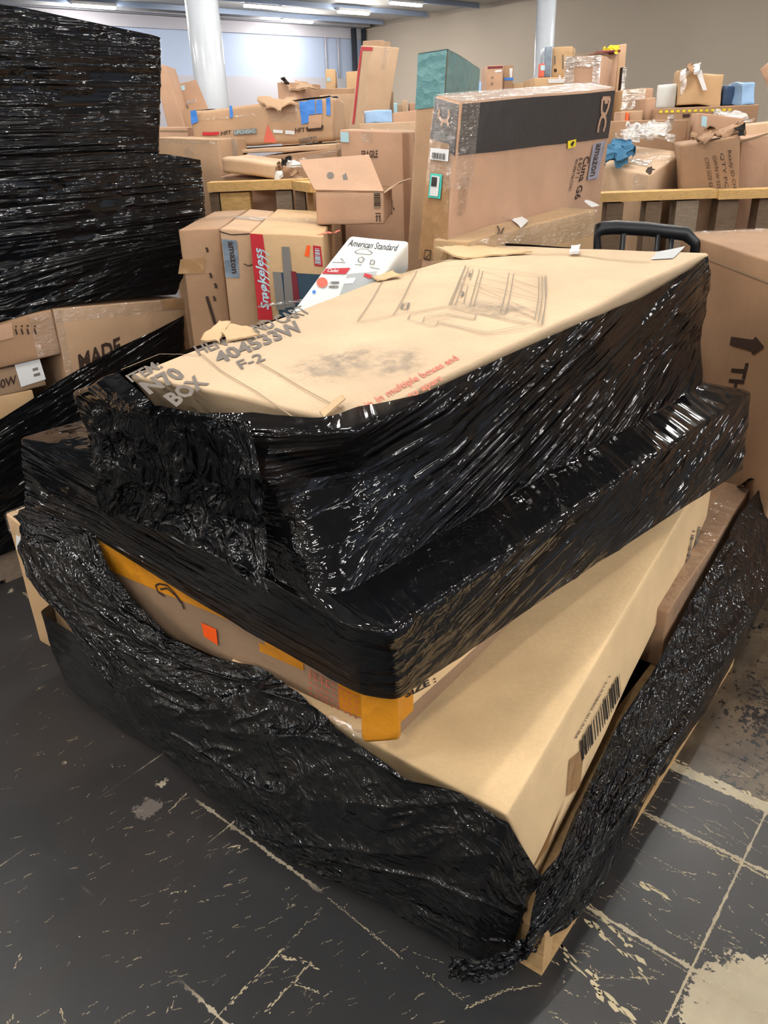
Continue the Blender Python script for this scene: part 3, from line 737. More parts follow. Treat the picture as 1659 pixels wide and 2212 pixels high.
def rag(name, pts, mat, parent, th=.004, amp=.01, n=10, seed=1):
    """a torn, curled scrap between four 3-D corners"""
    p = [np.asarray(k, float) for k in pts]; top = []; r = np.random.default_rng(seed)
    for i in range(n + 1):
        for j in range(n + 1):
            u, v = i / n, j / n; q = (p[0] * (1 - u) + p[1] * u) * (1 - v) + (p[3] * (1 - u) + p[2] * u) * v
            e = .6 if 0 < i < n and 0 < j < n else 1.0
            w = noise.noise_vector(Vector(q * 28) + Vector((seed * 5.1, 0, 0))); top.append(q + np.array(w) * amp * e)
    N = len(top); vs = top + [q - np.array([0, 0, th]) for q in top]; fs = []
    for i in range(n):
        for j in range(n): k = i * (n + 1) + j; a = (k, k + 1, k + n + 2, k + n + 1); fs += [a, tuple(N + x for x in a[::-1])]
    rim_ = [i for i in range(n)] + [n + (n + 1) * i for i in range(n)] + [(n + 1) * (n + 1) - 1 - i for i in range(n)] + [(n + 1) * (n - i) for i in range(n)]
    for a, b in zip(rim_, rim_[1:] + rim_[:1]): fs.append((a, b, b + N, a + N))
    return obj(name, vs, fs, mat, parent, True)
rag('loose_tape', [Z(700, 1545, .46), Z(790, 1580, .45), Z(800, 1606, .43), Z(720, 1570, .43)], M_CLEAR, amb.root, .001, .016, 14, 3)
rag('loose_tape', [Z(940, 1450, .52), Z(985, 1425, .52), Z(985, 1440, .49), Z(945, 1478, .48)], M_CLEAR, amb.root, .001, .014, 12, 4)
# box behind the gap
gF = Z(700, 1520, .38)
gap = corner_box('cardboard_box', 'dented brown box with an open flap, in the dark gap left of the amber tape', flat(LL + dirv(51) * .12 + dirv(141) * .04, 0), flat(LL + dirv(51) * .12 + dirv(141) * .44, 0), flat(LL + dirv(51) * .62 + dirv(141) * .04, 0), DULL, .35, .135, amp=.008)
rag('torn_flap', [Z(560, 1432, .37), Z(600, 1425, .39), Z(680, 1478, .41), Z(650, 1490, .38)], PINK, gap.root, .004, .006, 8, 7)
# upper tiers, all under black film ---------------------------------
T1F, T1L, T1R = Z(838, 1478, .63), Z(70, 1100, .63), Z(1590, 1010, .63)
def inset(F_, L_, R_, d):               # the boxes sit a little inside the film
    u = (L_ - F_)[:2] / np.linalg.norm((L_ - F_)[:2]); v = (R_ - F_)[:2] / np.linalg.norm((R_ - F_)[:2])
    return F_[:2] + (u + v) * d, L_[:2] - u * d + v * d, R_[:2] + u * d - v * d
t1 = corner_box('cardboard_box', 'widest flat box under black film, resting on the amber taped box', *inset(T1F, T1L, T1R, .055), BROWN, .76, .625)
T2F, T2L, T2R = Z(712, 1265, .83), Z(240, 985, .83), Z(1500, 830, .83)
t2 = corner_box('cardboard_box', 'box under black film between the printed top box and the widest one', *inset(T2F, T2L, T2R, .065), KRAFT, .945, .785)
TA, TD, TB, TC = Z(752, 930, 1.12), Z(1534, 549, 1.2), Z(275, 808, 1.12), Z(1062, 528, 1.2)
_m = (TA + TB + TC + TD) / 4
TAi = TA + (_m - TA) / np.linalg.norm(_m - TA) * .035; TAi[2] = 1.12
c = np.empty((2, 2, 2, 3))
for (i, j), p, zb_ in (((0, 0), TAi, .985), ((1, 0), TD, 1.0), ((0, 1), TB, .985), ((1, 1), TC, 1.0)): c[i, j, 0] = p; c[i, j, 1] = flat(p + (_m - p) / np.linalg.norm(_m - p) * .075, zb_)
top = Box(c, .004, 31); top.root = empty('cardboard_box', tuple(flat(c[:, :, 1].mean((0, 1)), .985)))
tag(top.root, 'long tan box with printed lettering and a cabinet drawing, topmost of the black wrapped stack', 'box')
_p = top.p
def top_p(a, d, h):
    q = _p(a, d, h)
    q = q + np.array([0, 0, 1]) * (1 - h) * (0.012 * math.sin(math.pi * min(max(a, 0), 1)) + 0.004 * math.sin(9 * a + 3 * d) + (0.006 if a > .80 else 0) * math.sin(math.pi * d))
    return q
top.p = top_p
top.body('box_body', M_TOPCARD, top.root, 36, .01)
G = (M_FADE, M_GREY)
top.ptext('HEN ISLAND CART', 'top', (432, 770), (672, 682), (417, 752), M_FADE, bold=.02)
top.ptext('404533W', 'top', (474, 790), (660, 716), (458, 768), M_FADE, bold=.035)
top.ptext('F-2', 'top', (522, 803), (576, 783), (510, 786), M_FADE, bold=.02)
top.ptext('ITEM:', 'top', (284, 828), (352, 794), (270, 812), M_FADE, bold=.03)
top.ptext('N70', 'top', (322, 856), (402, 815), (298, 832), M_FADE, bold=.04)
top.ptext('BOX', 'top', (380, 884), (452, 832), (352, 862), M_FADE, bold=.04)
top.ptext('ship in multiple boxes and', 'top', (770, 898), (992, 786), (760, 886), M_REDF, bold=.012)
top.ptext('to apart', 'top', (885, 868), (960, 829), (875, 857), M_REDF, bold=.012)
def C8(x, y): return (760 + x / 3.456, 500 + y / 3.456)
dr = [[(40, 700), (260, 375), (490, 335), (310, 655), (40, 705)], [(310, 655), (720, 590), (845, 285), (1450, 370), (1410, 745), (720, 600)], [(490, 335), (845, 280)],
      [(845, 290), (735, 585)], [(870, 300), (765, 590)], [(950, 320), (870, 600)], [(975, 335), (900, 600)], [(860, 345), (905, 320), (880, 410), (830, 410), (860, 345)], [(820, 440), (865, 455), (830, 575), (780, 560), (820, 440)],
      [(985, 335), (1400, 385)], [(975, 350), (960, 400)], [(980, 340), (1160, 395)], [(965, 390), (1150, 430)], [(1170, 350), (1100, 645)], [(1205, 355), (1140, 650)], [(1395, 380), (1360, 700)], [(1420, 375), (1385, 720)], [(1440, 380), (1420, 730)],
      [(930, 430), (1410, 540)], [(935, 455), (1400, 560)], [(950, 460), (1140, 540)], [(935, 490), (1120, 550)], [(1190, 440), (1380, 510)], [(1200, 400), (1390, 460)], [(1180, 590), (1370, 690)], [(1190, 560), (1375, 640)], [(940, 600), (1120, 580)], [(800, 430), (930, 455)],
      [(430, 650), (700, 600)], [(435, 655), (415, 690), (620, 745), (640, 705)], [(540, 670), (700, 645), (920, 690)], [(520, 715), (540, 672)], [(720, 620), (925, 655), (905, 695), (700, 650)], [(540, 690), (720, 655)], [(560, 715), (780, 675)], [(640, 715), (1000, 812), (1400, 745)], [(660, 715), (1010, 795), (1300, 735)], [(735, 600), (1290, 730)], [(720, 575), (1380, 730)]]
top.plines('cabinet_drawing', 'top', [[C8(*q) for q in ln] for ln in dr], .0022, plain('faint_grey_print', srgb(140, 128, 114), .75, .2))
top.plines('cabinet_drawing', 'top', [[C8(870, 350), C8(885, 362), C8(870, 380)], [C8(820, 490), C8(832, 502), C8(816, 525)], [C8(365, 615), C8(380, 580), C8(425, 575), C8(410, 615), C8(365, 618)]], .005, M_FADE)
# smudge of ink, torn bits and the end label
def smudge_mat():
    t = NT('grey_ink_smudge'); t.b.inputs['Base Color'].default_value = srgb(128, 122, 118); t.b.inputs['Roughness'].default_value = .8
    co = t.coord('Object'); uv = t.n('ShaderNodeTexCoord').outputs['UV']; d = t.n('ShaderNodeVectorMath', operation='DISTANCE'); t.l(uv, d.inputs[0]); d.inputs[1].default_value = (.5, .5, 0)
    r = t.ramp(d.outputs['Value'], [(0.12, BW(1)), (0.5, BW(0))]); n = t.ramp(t.noise(t.coord('Object', scale=(1, 1, 1)), 34, 6, .75), [(.42, BW(0)), (.62, BW(1))])
    t.l(t.math('MULTIPLY', t.math('MULTIPLY', r, n), .62), t.b.inputs['Alpha']); return t.m
M_SMUDGE = smudge_mat()
def smudge(b, face, pts):
    o = b.pquad('ink_smudge', face, pts, M_SMUDGE, off=.0025, n=8); l = o.data.uv_layers.new(name='UVMap')
    for lp, u in zip(o.data.loops, l.data): k = lp.vertex_index; u.uv = ((k // 9) / 8, (k % 9) / 8)
smudge(top, 'top', [(580, 790), (830, 730), (870, 800), (620, 870)]); smudge(top, 'top', [(780, 790), (900, 740), (960, 800), (800, 850)]); smudge(top, 'top', [(960, 650), (1170, 660), (1190, 710), (990, 690)])
def T(x, y, dz=0.0):                    # a point on the top box seen at x, y
    a, b = top.ab('top', x, y); return top.on('top', a, b, .003 + dz)
top.plines('fold_crease', 'top', [[(930, 573), (1060, 553), (1230, 556), (1300, 570), (1400, 578)]], .006, M_LINE)
top.plines('fold_crease', 'top', [[(262, 800), (345, 768), (439, 771), (479, 808), (643, 912)], [(560, 790), (650, 845), (745, 895)]], .003, M_LINE)
top.pquad('shipping_label', 'top', [(1418, 548), (1478, 535), (1452, 566), (1404, 570)], M_LGREY, label='faded grey label')
rag('torn_edge', [T(940, 560, .035), T(1010, 540, .02), T(1150, 552, .006), T(1000, 566, .004)], M_INSIDE, top.root, .004, .007, 12, 11)
rag('torn_edge', [T(438, 745, .012), T(470, 722, .03), T(500, 720, .02), T(470, 748, .004)], M_INSIDE, top.root, .003, .014, 12, 12)
rag('torn_edge', [T(470, 722, .02), T(530, 722, .02), T(560, 735, .01), T(490, 744, .004)], M_INSIDE, top.root, .003, .012, 12, 13)
rag('torn_edge', [T(690, 900, .006), T(740, 872, .014), T(748, 882, .016), T(700, 912, .006)], M_INSIDE, top.root, .003, .003, 8, 14)
rag('paper_wad', [T(1232, 550, .02), T(1252, 548, .025), T(1250, 564, .012), T(1230, 562, .010)], M_WHITE, top.root, .006, .006, 8, 16)
rag('torn_edge', [T(800, 610, .004), T(850, 607, .016), T(870, 612, .004), T(815, 622, .004)], M_INSIDE, top.root, .003, .006, 8, 17)

# stretch film round the upper tiers ---------------------------------
P3 = (TA, TD); PM = (T1F, T1R)
def PZ(*k): return Z(*k)
o_ = .012
R0 = [Z(258, 812, 1.10), Z(330, 868, 1.124), Z(430, 890, 1.128), Z(560, 897, 1.130), Z(700, 911, 1.130), Z(748, 893, 1.130), V(905, 856, *P3, off=.006), V(1080, 774, *P3, off=.008), V(1230, 706, *P3, off=.012), V(1378, 643, *P3, off=.014), V(1500, 575, *P3, off=.014), Z(1528, 553, 1.2)]
R02 = [Z(220, 824, 1.09), Z(305, 882, 1.10), Z(425, 915, 1.105), Z(560, 928, 1.112), Z(700, 938, 1.115), V(758, 936, *P3, off=.012), V(915, 868, *P3, off=.016), V(1086, 790, *P3, off=.016), V(1232, 716, *P3, off=.014), V(1380, 652, *P3, off=.014), V(1502, 584, *P3, off=.014), Z(1530, 562, 1.19)]
R05 = [Z(190, 840, 1.06), Z(290, 905, 1.06), Z(420, 960, 1.05), Z(560, 1005, 1.05), Z(672, 1030, 1.01), Z(765, 1008, 1.02), V(960, 890, *P3, off=.02), V(1120, 822, *P3, off=.02), V(1240, 766, *P3, off=.02), V(1385, 694, *P3, off=.02), V(1506, 630, *P3, off=.02), V(1533, 612, *P3, off=.012)]
R1 = [Z(160, 850, 1.00), Z(285, 935, 1.0), Z(430, 1000, 1.0), Z(575, 1048, 1.0), Z(664, 1062, .985), Z(764, 1044, .985), V(970, 960, *P3, off=.02), V(1130, 894, *P3, off=.02), V(1250, 842, *P3, off=.02), V(1385, 785, *P3, off=.02), V(1480, 745, *P3, off=.02), V(1511, 733, *P3, off=.01)]
R2 = [Z(208, 985, .84), Z(320, 1052, .84), Z(450, 1130, .83), Z(590, 1220, .82), Z(672, 1282, .82), Z(738, 1290, .82), Z(960, 1150, .82), Z(1120, 1060, .82), Z(1240, 992, .82), Z(1370, 918, .82), Z(1460, 866, .82), Z(1516, 833, .83)]
R3 = [Z(44, 948, .80), Z(220, 1048, .80), Z(400, 1150, .80), Z(590, 1258, .80), Z(755, 1352, .80), Z(842, 1368, .80), Z(1010, 1256, .80), Z(1160, 1156, .80), Z(1290, 1070, .80), Z(1420, 983, .80), Z(1540, 903, .80), Z(1622, 848, .80)]
R4 = [Z(56, 1100, .62), Z(200, 1152, .62), Z(390, 1272, .61), Z(580, 1384, .61), Z(765, 1488, .61), Z(852, 1502, .61), Z(1000, 1408, .61), Z(1150, 1305, .61), Z(1270, 1226, .61), Z(1400, 1143, .615), Z(1520, 1066, .62), Z(1607, 1010, .62)]
net = []
for rr in (R0, R02, R05, R1, R2, R3, R4):
    B_ = rr[0] + rr[-1] - (rr[4] + rr[5]) / 2; B_[2] = (rr[0][2] + rr[-1][2]) / 2
    if rr is R0: B_ = np.array([TC[0], TC[1], 1.2]) + dirv(90) * .012
    net.append([B_] + rr + [B_])
Ufr = [None]
CEN = [(Z(560, 1150, .85), .16, .8), (Z(330, 960, 1.0), .14, .9), (Z(880, 1260, .84), .13, 1.0), (Z(700, 920, 1.1), .06, .7), (Z(760, 1045, 1.0), .06, .9), (Z(690, 1180, .9), .10, .5), (Z(500, 890, 1.12), .08, .6), (Z(300, 880, 1.1), .1, 1.0), (Z(1515, 760, .98), .05, .9), (Z(1560, 850, .8), .07, .8), (Z(840, 1420, .7), .10, .7), (Z(120, 900, .82), .05, .4), (Z(820, 1180, .9), .12, .4)]
def cr_up(U, V_, P):
    s = np.zeros(U.shape)
    for c_, r_, a_ in CEN: s = np.maximum(s, a_ * np.exp(-((P - c_) ** 2).sum(-1) / (2 * r_ * r_)))
    return s
def uv_up(U, V_, P):
    uf = U[0].max() * 0.0
    d = P - net[4][6]; right = np.maximum(0, d @ dirv(47)) * (d @ dirv(-43) > -.35)
    return U, P[..., 2] - 0.26 * np.clip(right, 0, 3)
def disp_up(U, V_, P):
    al, ac = uv_up(U, V_, P); c_ = cr_up(U, V_, P)
    r = (1 - abs(2 * vnoise(al * 1.5, ac * 22, 3) - 1)) ** 3 * .005 + (vnoise(al * 2.0, ac * 70, 5) - .45) * .0016
    k = (1 - abs(2 * fbm(al * 9 + 3, ac * 14, 3, 9) - 1)) ** 3 * .012 + (vnoise(al * 34, ac * 48, 19) - .45) * .003
    return r * (1 - c_) + k * c_ + .004
wrap = empty('stretch_film_wrap', tuple(flat((T1F + T1R + T1L) / 3, .618))); tag(wrap, 'glossy black stretch film pulled tight around the printed box and the wide boxes under it', 'stretch film')
film('film_sheet', net, 760, 300, M_FILM, wrap, disp_up, cr_up, uv_up, it=5, closed=True, sign=1)
# loose crumpled flap hanging on the left face
fa = [[Z(232, 862, 1.12), Z(300, 876, 1.135), Z(420, 893, 1.142), Z(560, 900, 1.142)],
      [Z(222, 915, 1.06), Z(310, 950, 1.05), Z(440, 985, 1.05), Z(600, 1010, 1.05)],
      [Z(232, 1010, .96), Z(320, 1030, .96), Z(440, 1075, .94), Z(600, 1130, .93)],
      [Z(238, 1088, .84), Z(300, 1104, .84), Z(430, 1150, .86), Z(610, 1270, .835)]]
_q = [[p + np.array([-.03, -.04, .0]) * 0.6 for p in r] for r in fa]
film('film_flap', _q, 200, 160, M_FILM_LOOSE, wrap, lambda U, V_, P: (1 - abs(2 * fbm(U * 16, V_ * 8, 3, 2) - 1)) ** 3 * .020 - .004 + (vnoise(U * 50, V_ * 40, 7) - .45) * .005, lambda U, V_, P: np.ones(U.shape), lambda U, V_, P: (V_, U), it=2, sign=1)

# stretch film round the lower tier ------------------------------------
up_e = [(60, 1098, .64), (205, 1150, .63), (240, 1232, .56), (290, 1300, .50), (370, 1378, .44), (452, 1418, .43), (560, 1440, .44), (650, 1494, .44), (760, 1592, .435), (880, 1676, .43), (1000, 1710, .425), (1086, 1764, .42), (1162, 1898, .20)]
lo_e = [(58, 1106, .60), (40, 1188, .53), (60, 1245, .48), (110, 1305, .42), (165, 1372, .36), (250, 1490, .25), (345, 1608, .13), (480, 1740, .06), (620, 1852, .04), (760, 1925, .04), (900, 1990, .04), (1035, 2066, .05), (1112, 2064, .08)]
ml = []
for (a, b) in zip(up_e, lo_e):
    p, q = Z(*a), Z(*b); ml.append([p, p * .7 + q * .3 + dirv(-128) * .028, p * .35 + q * .65 + dirv(-128) * .03, q])
netL = [[m_[i] for m_ in ml] for i in range(4)]
def d_low(U, V_, P):
    a = vnoise(U * 3, V_ * 14 + U * 2.2, 4); b = (1 - abs(2 * fbm(U * 4.5, V_ * 11 + U * 3, 4, 8) - 1)) ** 3
    return (1 - abs(2 * fbm(U * 1.8, V_ * 7 + U * 3.4, 2, 8) - 1)) ** 5 * .013 - .002 + (1 - abs(2 * a - 1)) ** 8 * .008 + (1 - abs(2 * fbm(U * 12, V_ * 16 + U * 9, 2, 6) - 1)) ** 5 * .006
lw = empty('stretch_film_wrap', tuple(flat(P0 + DLft * .8 + DR * .6, .02))); tag(lw, 'loose torn black stretch film sagging round the bottom boxes and the pallet', 'stretch film')
film('film_sheet', netL, 560, 190, M_FILM_LOOSE, lw, d_low, lambda U, V_, P: .25 + .9 * vnoise(U * 5, V_ * 7, 12) ** 2, lambda U, V_, P: (U * .9 + V_ * .3, V_ - U * .25), it=3, sign=1)
inn = [(1162, 1900, .19), (1205, 1850, .20), (1243, 1752, .20), (1272, 1690, .20), (1335, 1562, .21), (1402, 1462, .22), (1440, 1392, .24), (1490, 1300, .27), (1545, 1205, .31), (1598, 1110, .34), (1640, 1058, .36)]
out = [(1112, 2056, .10), (1190, 1992, .09), (1252, 1925, .05), (1330, 1800, .04), (1402, 1690, .04), (1455, 1612, .04), (1500, 1545, .04), (1560, 1442, .05), (1620, 1330, .06), (1690, 1215, .08), (1740, 1120, .1)]
ml = []
for a, b in zip(inn, out):
    p, q = Z(*a), Z(b[0] + 6, b[1], b[2]); q = q + dirv(-39) * .012; ml.append([p, q + dirv(-39) * .006 + np.array([0, 0, max(.0, .15 - b[2])]), q + dirv(-39) * .008 + np.array([0, 0, .06]), q])
netR = [[m_[i] for m_ in ml] for i in range(4)]
film('film_sheet', netR, 480, 120, M_FILM_LOOSE, lw, lambda U, V_, P: (1 - abs(2 * fbm(U * 2.5, V_ * 14 - U * 1, 2, 28) - 1)) ** 4 * .016 - .003 + (1 - abs(2 * fbm(U * 14, V_ * 22, 2, 26) - 1)) ** 5 * .006 * np.exp(-U), lambda U, V_, P: .2 + .75 * np.exp(-U * 1.6) + .2 * vnoise(U * 5, V_ * 5, 3), lambda U, V_, P: (U, V_ + U * .25), it=2, sign=1)
# back right loop of the film
lp = [[Z(1598, 1048, .36), Z(1618, 1032, .38), Z(1642, 1040, .38), Z(1656, 1075, .34), Z(1690, 1110, .26)], [Z(1588, 1052, .32), Z(1612, 1048, .32), Z(1635, 1056, .32), Z(1650, 1100, .28), Z(1700, 1200, .10)]]
film('film_sheet', lp, 80, 40, M_FILM_LOOSE, lw, lambda U, V_, P: (fbm(U * 30, V_ * 30, 3, 6) - .45) * .01, lambda U, V_, P: .8 + 0 * U, lambda U, V_, P: (U, V_), it=2)
# gathered rope of film at the front corner
rp = [(P0 + np.array([-.16, .03, .06])), Z(1050, 2056, .09), Z(1120, 2030, .10), Z(1190, 1975, .10), Z(1225, 1920, .10)]
rp2 = [[p + np.array([-.03, -.03, .035 * s_]) + dirv(-90) * .01 for p in rp] for s_ in (1.2, 0.2, -.8)]
film('film_gather', rp2, 160, 50, M_FILM_LOOSE, lw, lambda U, V_, P: (1 - abs(2 * fbm(U * 26, V_ * 40, 4, 2) - 1)) ** 2 * .02 - .006, lambda U, V_, P: .9 + 0 * U, lambda U, V_, P: (U, V_), it=1)
# flat layer on the lower left
fl_t = [Z(86, 1322, .34), Z(160, 1368, .34), Z(260, 1450, .30), Z(400, 1560, .26), Z(560, 1690, .2)]
fl_b = [Z(140, 1478, .03), Z(240, 1562, .02), Z(350, 1626, .02), Z(480, 1730, .02), Z(640, 1840, .02)]
bl = CL + dirv(52) * .5
film('film_sheet', [[flat(bl, .34)] + fl_t, [flat(bl, .18)] + [a * .5 + b * .5 + dirv(-128) * .008 for a, b in zip(fl_t, fl_b)], [flat(bl, .03)] + fl_b], 240, 90, M_FILM, lw, lambda U, V_, P: (fbm(U * 3, V_ * 30, 3, 5) - .45) * .004, lambda U, V_, P: 0 * U, lambda U, V_, P: (U, V_ + U * .1), it=4)

# ------------------------------------------------------------------ the black wrapped stack at the left
PL = Z(0, 1265, 0); PLq = PL + dirv(48)
def LS(x, y, off=0.0): return V(x, y, PL, PLq, off)
NB = dirv(138) * 1.05                     # towards its far side
base = empty('wooden_pallet', tuple(flat(LS(60, 1228) - dirv(48) * .7 + NB * .5, 0))); tag(base, 'pallet at the left edge, under the tall black wrapped stack', 'pallet')
e = flat(LS(62, 1226), 0); up = np.array([0, 0, 1.0])
for i in range(3): obj('stringer', *bar(e - dirv(48) * 1.6 + NB * .47 * i + up * .018, dirv(48), 1.6, dirv(138), .04, up, .09), M_WOODG, base)
for i in range(7): obj('deck_board', *bar(e - dirv(48) * (1.6 - .25 * i) + up * .108, dirv(48), .1, dirv(138), 1.03, up, .018), M_WOODG, base)
for i in range(3): obj('bottom_board', *bar(e - dirv(48) * (1.6 - .75 * i), dirv(48), .1, dirv(138), 1.03, up, .018), M_WOODG, base)
def stack_box(name, label, tl, tr, by, mat, D=.9, zb=None, off=0.0, cat='box'):
    a, b = LS(*tl, off), LS(*tr, off); zb = LS(tl[0], by, off)[2] if zb is None else zb
    _seed[0] += 1; bx = frame_box(a, b, D, 0, .004, _seed[0], None, 0, zb); bx.root = empty(name, tuple(bx.c[:, :, 1].mean((0, 1)))); tag(bx.root, label, cat); bx.body('box_body', mat, bx.root, 8); return bx
made = stack_box('cardboard_box', 'tan box with big black lettering in the left stack, beside the main pile', (113, 668), (396, 643), 790, KRAFT, .95, zb=.135)
made.ptext('MADE', 'front', (172, 804), (262, 762), (168, 768), M_INKB, bold=.03)
made.decal('packing_tape', M_CLEAR, made.root, ('front', 0, 0, 1, .06), ('front', 0, 0, .05, .6))
made.decal('packing_tape', M_TANT, made.root, ('front', .8, 0.0, 1.0, .05))
up1 = stack_box('cardboard_box', 'brown box with a pink label at the left edge, directly under the black film', (-260, 735), (112, 668), 800, BROWN, .95)
up1.c[:, :, 1, 2] = LS(100, 772)[2]
for o in list(up1.root.children): bpy.data.objects.remove(o)
up1.body('box_body', BROWN, up1.root, 8)
up1.pquad('pink_label', 'front', [(-30, 708), (24, 696), (28, 728), (-30, 742)], PINK)
up1.decal('packing_tape', M_CLEAR, up1.root, ('front', .84, 0.05, 1.0, .95))
for x in (32, 45, 58, 74): up1.plines('printed_text', 'front', [[(x, 700 + (x % 7)), (x + 3, 706)], [(x, 710), (x + 4, 722)]], .006, M_INKB)
w80 = stack_box('cardboard_box', 'brown box with a white shipping label and dark print at the left edge', (-260, 830), (90, 785), 900, DULL, .8, off=-.012)
w80.c[:, :, 0, 2] = LS(60, 786)[2]; w80.c[:, :, 1, 2] = LS(40, 850)[2]
for o in list(w80.root.children): bpy.data.objects.remove(o)
w80.body('box_body', DULL, w80.root, 8)
w80.ptext('080W', 'front', (-22, 845), (36, 828), (-24, 826), M_INKB, bold=.02)
lb = w80.pquad('shipping_label', 'front', [(30, 784), (86, 774), (98, 818), (44, 836)], M_WHITE)
scribble(w80, 'front', (70, 795), (84, 791), (2, 12), 2, M_GREY, lb, 3, .004)
lw1 = stack_box('cardboard_box', 'tan box under the box with the white shipping label, its film torn away', (-260, 900), (70, 842), 960, YELC, .8, off=-.012, zb=.135)
RB = LS(440, 345)
def ring(points, back, grow=0.0):
    """front face points left to right, then round the far side"""
    pts = [np.asarray(p) for p in points]; return pts + [flat(pts[-1] + back, pts[-1][2]), flat(pts[0] + back, pts[0][2])]
lk = -900
rows = [ring([LS(lk, -30), LS(-200, -20), LS(60, 18), LS(200, 48), LS(330, 76), LS(350, 82)], NB),
        ring([LS(lk, 120), LS(-200, 110), LS(60, 130), LS(200, 140), LS(335, 150), LS(352, 150)], NB),
        ring([LS(lk, 370, -.02), LS(-200, 360, -.02), LS(60, 358, -.02), LS(200, 356, -.02), LS(330, 352, -.02), LS(347, 348, -.02)], NB)]
tall = empty('stretch_film_wrap', tuple(flat(LS(0, 700) + NB * .5, .1))); tag(tall, 'black stretch film around the tall stack at the left, in tight horizontal bands', 'stretch film')
uvL = lambda U, V_, P: (U, P[..., 2])
dL = lambda U, V_, P: (1 - abs(2 * vnoise(U * .5, P[..., 2] * 34, 3) - 1)) ** 2 * .004 + (vnoise(U * .7, P[..., 2] * 70, 5) - .4) * .0015
RC = LS(345, 200)
cL = lambda U, V_, P: np.clip(np.exp(-np.abs((P[..., :2] - RC[:2]) @ dirv(48)[:2]) / .06), 0, 1) * .8
film('film_sheet', rows, 420, 170, M_FILM_TIGHT, tall, dL, cL, uvL, it=4)
rows = [ring([LS(lk, 326), LS(-200, 326), LS(60, 326), LS(200, 327), LS(360, 333), LS(437, 346)], NB),
        ring([LS(lk, 480), LS(-200, 470), LS(60, 440), LS(200, 430), LS(360, 425), LS(445, 425)], NB),
        ring([LS(lk, 560), LS(-200, 545), LS(60, 515), LS(200, 500), LS(360, 482), LS(448, 474)], NB),
        ring([LS(lk, 900), LS(-200, 745), LS(0, 696), LS(125, 660), LS(270, 642), LS(384, 636)], NB)]
film('film_sheet', rows, 420, 220, M_FILM_TIGHT, tall, dL, lambda U, V_, P: np.exp(-((P - LS(340, 600)) ** 2).sum(-1) / .03), lambda U, V_, P: (U, P[..., 2] - .22 * np.clip((P - LS(0, 600)) @ dirv(48), 0, 2) * np.clip((1.25 - P[..., 2]) * 8, 0, 1)), it=3)
def lid(name, pts, mat, parent):
    return obj(name, [np.asarray(p) for p in pts], [tuple(range(len(pts)))], mat, parent)
a, b = LS(-900, 330), LS(437, 346); lid('film_top', [flat(a, LS(0, 328)[2]), flat(b, b[2]), flat(b + NB, b[2]), flat(a + NB, LS(0, 328)[2])], M_FILM_TIGHT, tall)
a, b = LS(-900, -30), LS(350, 82); lid('film_top', [flat(a, a[2]), flat(b, b[2]), flat(b + NB, b[2]), flat(a + NB, a[2])], M_FILM_TIGHT, tall)
rows = [ring([LS(-500, 1100, .012), LS(0, 906, .012), LS(60, 868, .012), LS(110, 832, .012), LS(240, 758, .012), LS(330, 716, .012), LS(400, 680, .012)], NB),
        ring([LS(-500, 1180, .014), LS(0, 1000, .014), LS(70, 965, .014), LS(120, 940, .014), LS(240, 860, .014), LS(330, 820, .014), LS(402, 780, .014)], NB),
        ring([flat(LS(-500, 1200, .01), .14), flat(LS(0, 1230, .01), .13), flat(LS(30, 1220, .01), .13), flat(LS(60, 1205, .01), .13), flat(LS(240, 1110, .01), .13), flat(LS(330, 1060, .01), .13), flat(LS(402, 1020, .01), .13)], NB)]
film('film_sheet', rows, 420, 200, M_FILM_TIGHT, tall, dL, lambda U, V_, P: .15 + 0 * U, lambda U, V_, P: (U, P[..., 2] - .32 * np.clip((P - LS(0, 900)) @ dirv(48), -1, 2)), it=3)

# ------------------------------------------------------------------ boxes around and behind
# row just behind the wrapped stack
b = pxbox('cardboard_box', (384, 497), (473, 492), 3.12, 3.12, .75, 'plain tan box with shiny tape, left of the one with grey blue tape', BROWN)
b.pquad('packing_tape', 'front', [(388, 560), (440, 556), (440, 590), (384, 592)], M_TANT); b.plines('dark_mark', 'front', [[(446, 640), (462, 690), (470, 716)]], .012, M_INKB)
for x, y in ((444, 535), (452, 590), (463, 612), (460, 640)): b.plines('dark_mark', 'front', [[(x, y), (x + 4, y + 4), (x + 3, y + 10)]], .009, M_INKB)
b = pxbox('cardboard_box', (474, 494), (541, 500), 3.06, 3.06, .8, 'tan box with a vertical grey blue tape strip reading sideways', KRAFT, tape=M_SILVER)
g = b.pquad('grey_blue_tape', 'front', [(478, 516), (511, 520), (517, 600), (487, 598)], M_GREYT)
b.ptext('amazon', 'front', (492, 522), (501, 590), (506, 521), M_INKB, g, bold=.02, off=.005)
b.plines('crush_crease', 'front', [[(474, 500), (500, 508), (540, 506)], [(526, 570), (536, 575), (545, 572)]], .004, M_INKB)
rb = pxbox('cardboard_box', (538, 503), (697, 512), 3.0, 3.0, .95, 'tan box with a wide dark red strip down its left side and an orange sticker', YELC)
rs = rb.pquad('red_strip', 'front', [(540, 504), (567, 507), (589, 690), (557, 690)], M_RED)
rb.ptext('Smokeless', 'front', (580, 668), (564, 536), (564, 668), M_PALEB, rs, bold=.02, shear=.25, off=.005)
for row in range(3): rb.plines('printed_text', 'front', [[(566 + row * 5, 540 + q * 13 + row * 4), (571 + row * 5, 545 + q * 13 + row * 4)] for q in range(8)], .004, M_PALEB, rs, off=.005)
rb.pquad('navy_panel', 'front', [(590, 588), (700, 594), (700, 690), (604, 690)], M_NAVY)
rb.pquad('grey_picture', 'front', [(608, 534), (625, 535), (638, 662), (616, 664)], M_GREY, off=.0045)
rb.pquad('grey_picture', 'front', [(588, 587), (606, 588), (616, 668), (597, 668)], M_GREY, off=.0045)
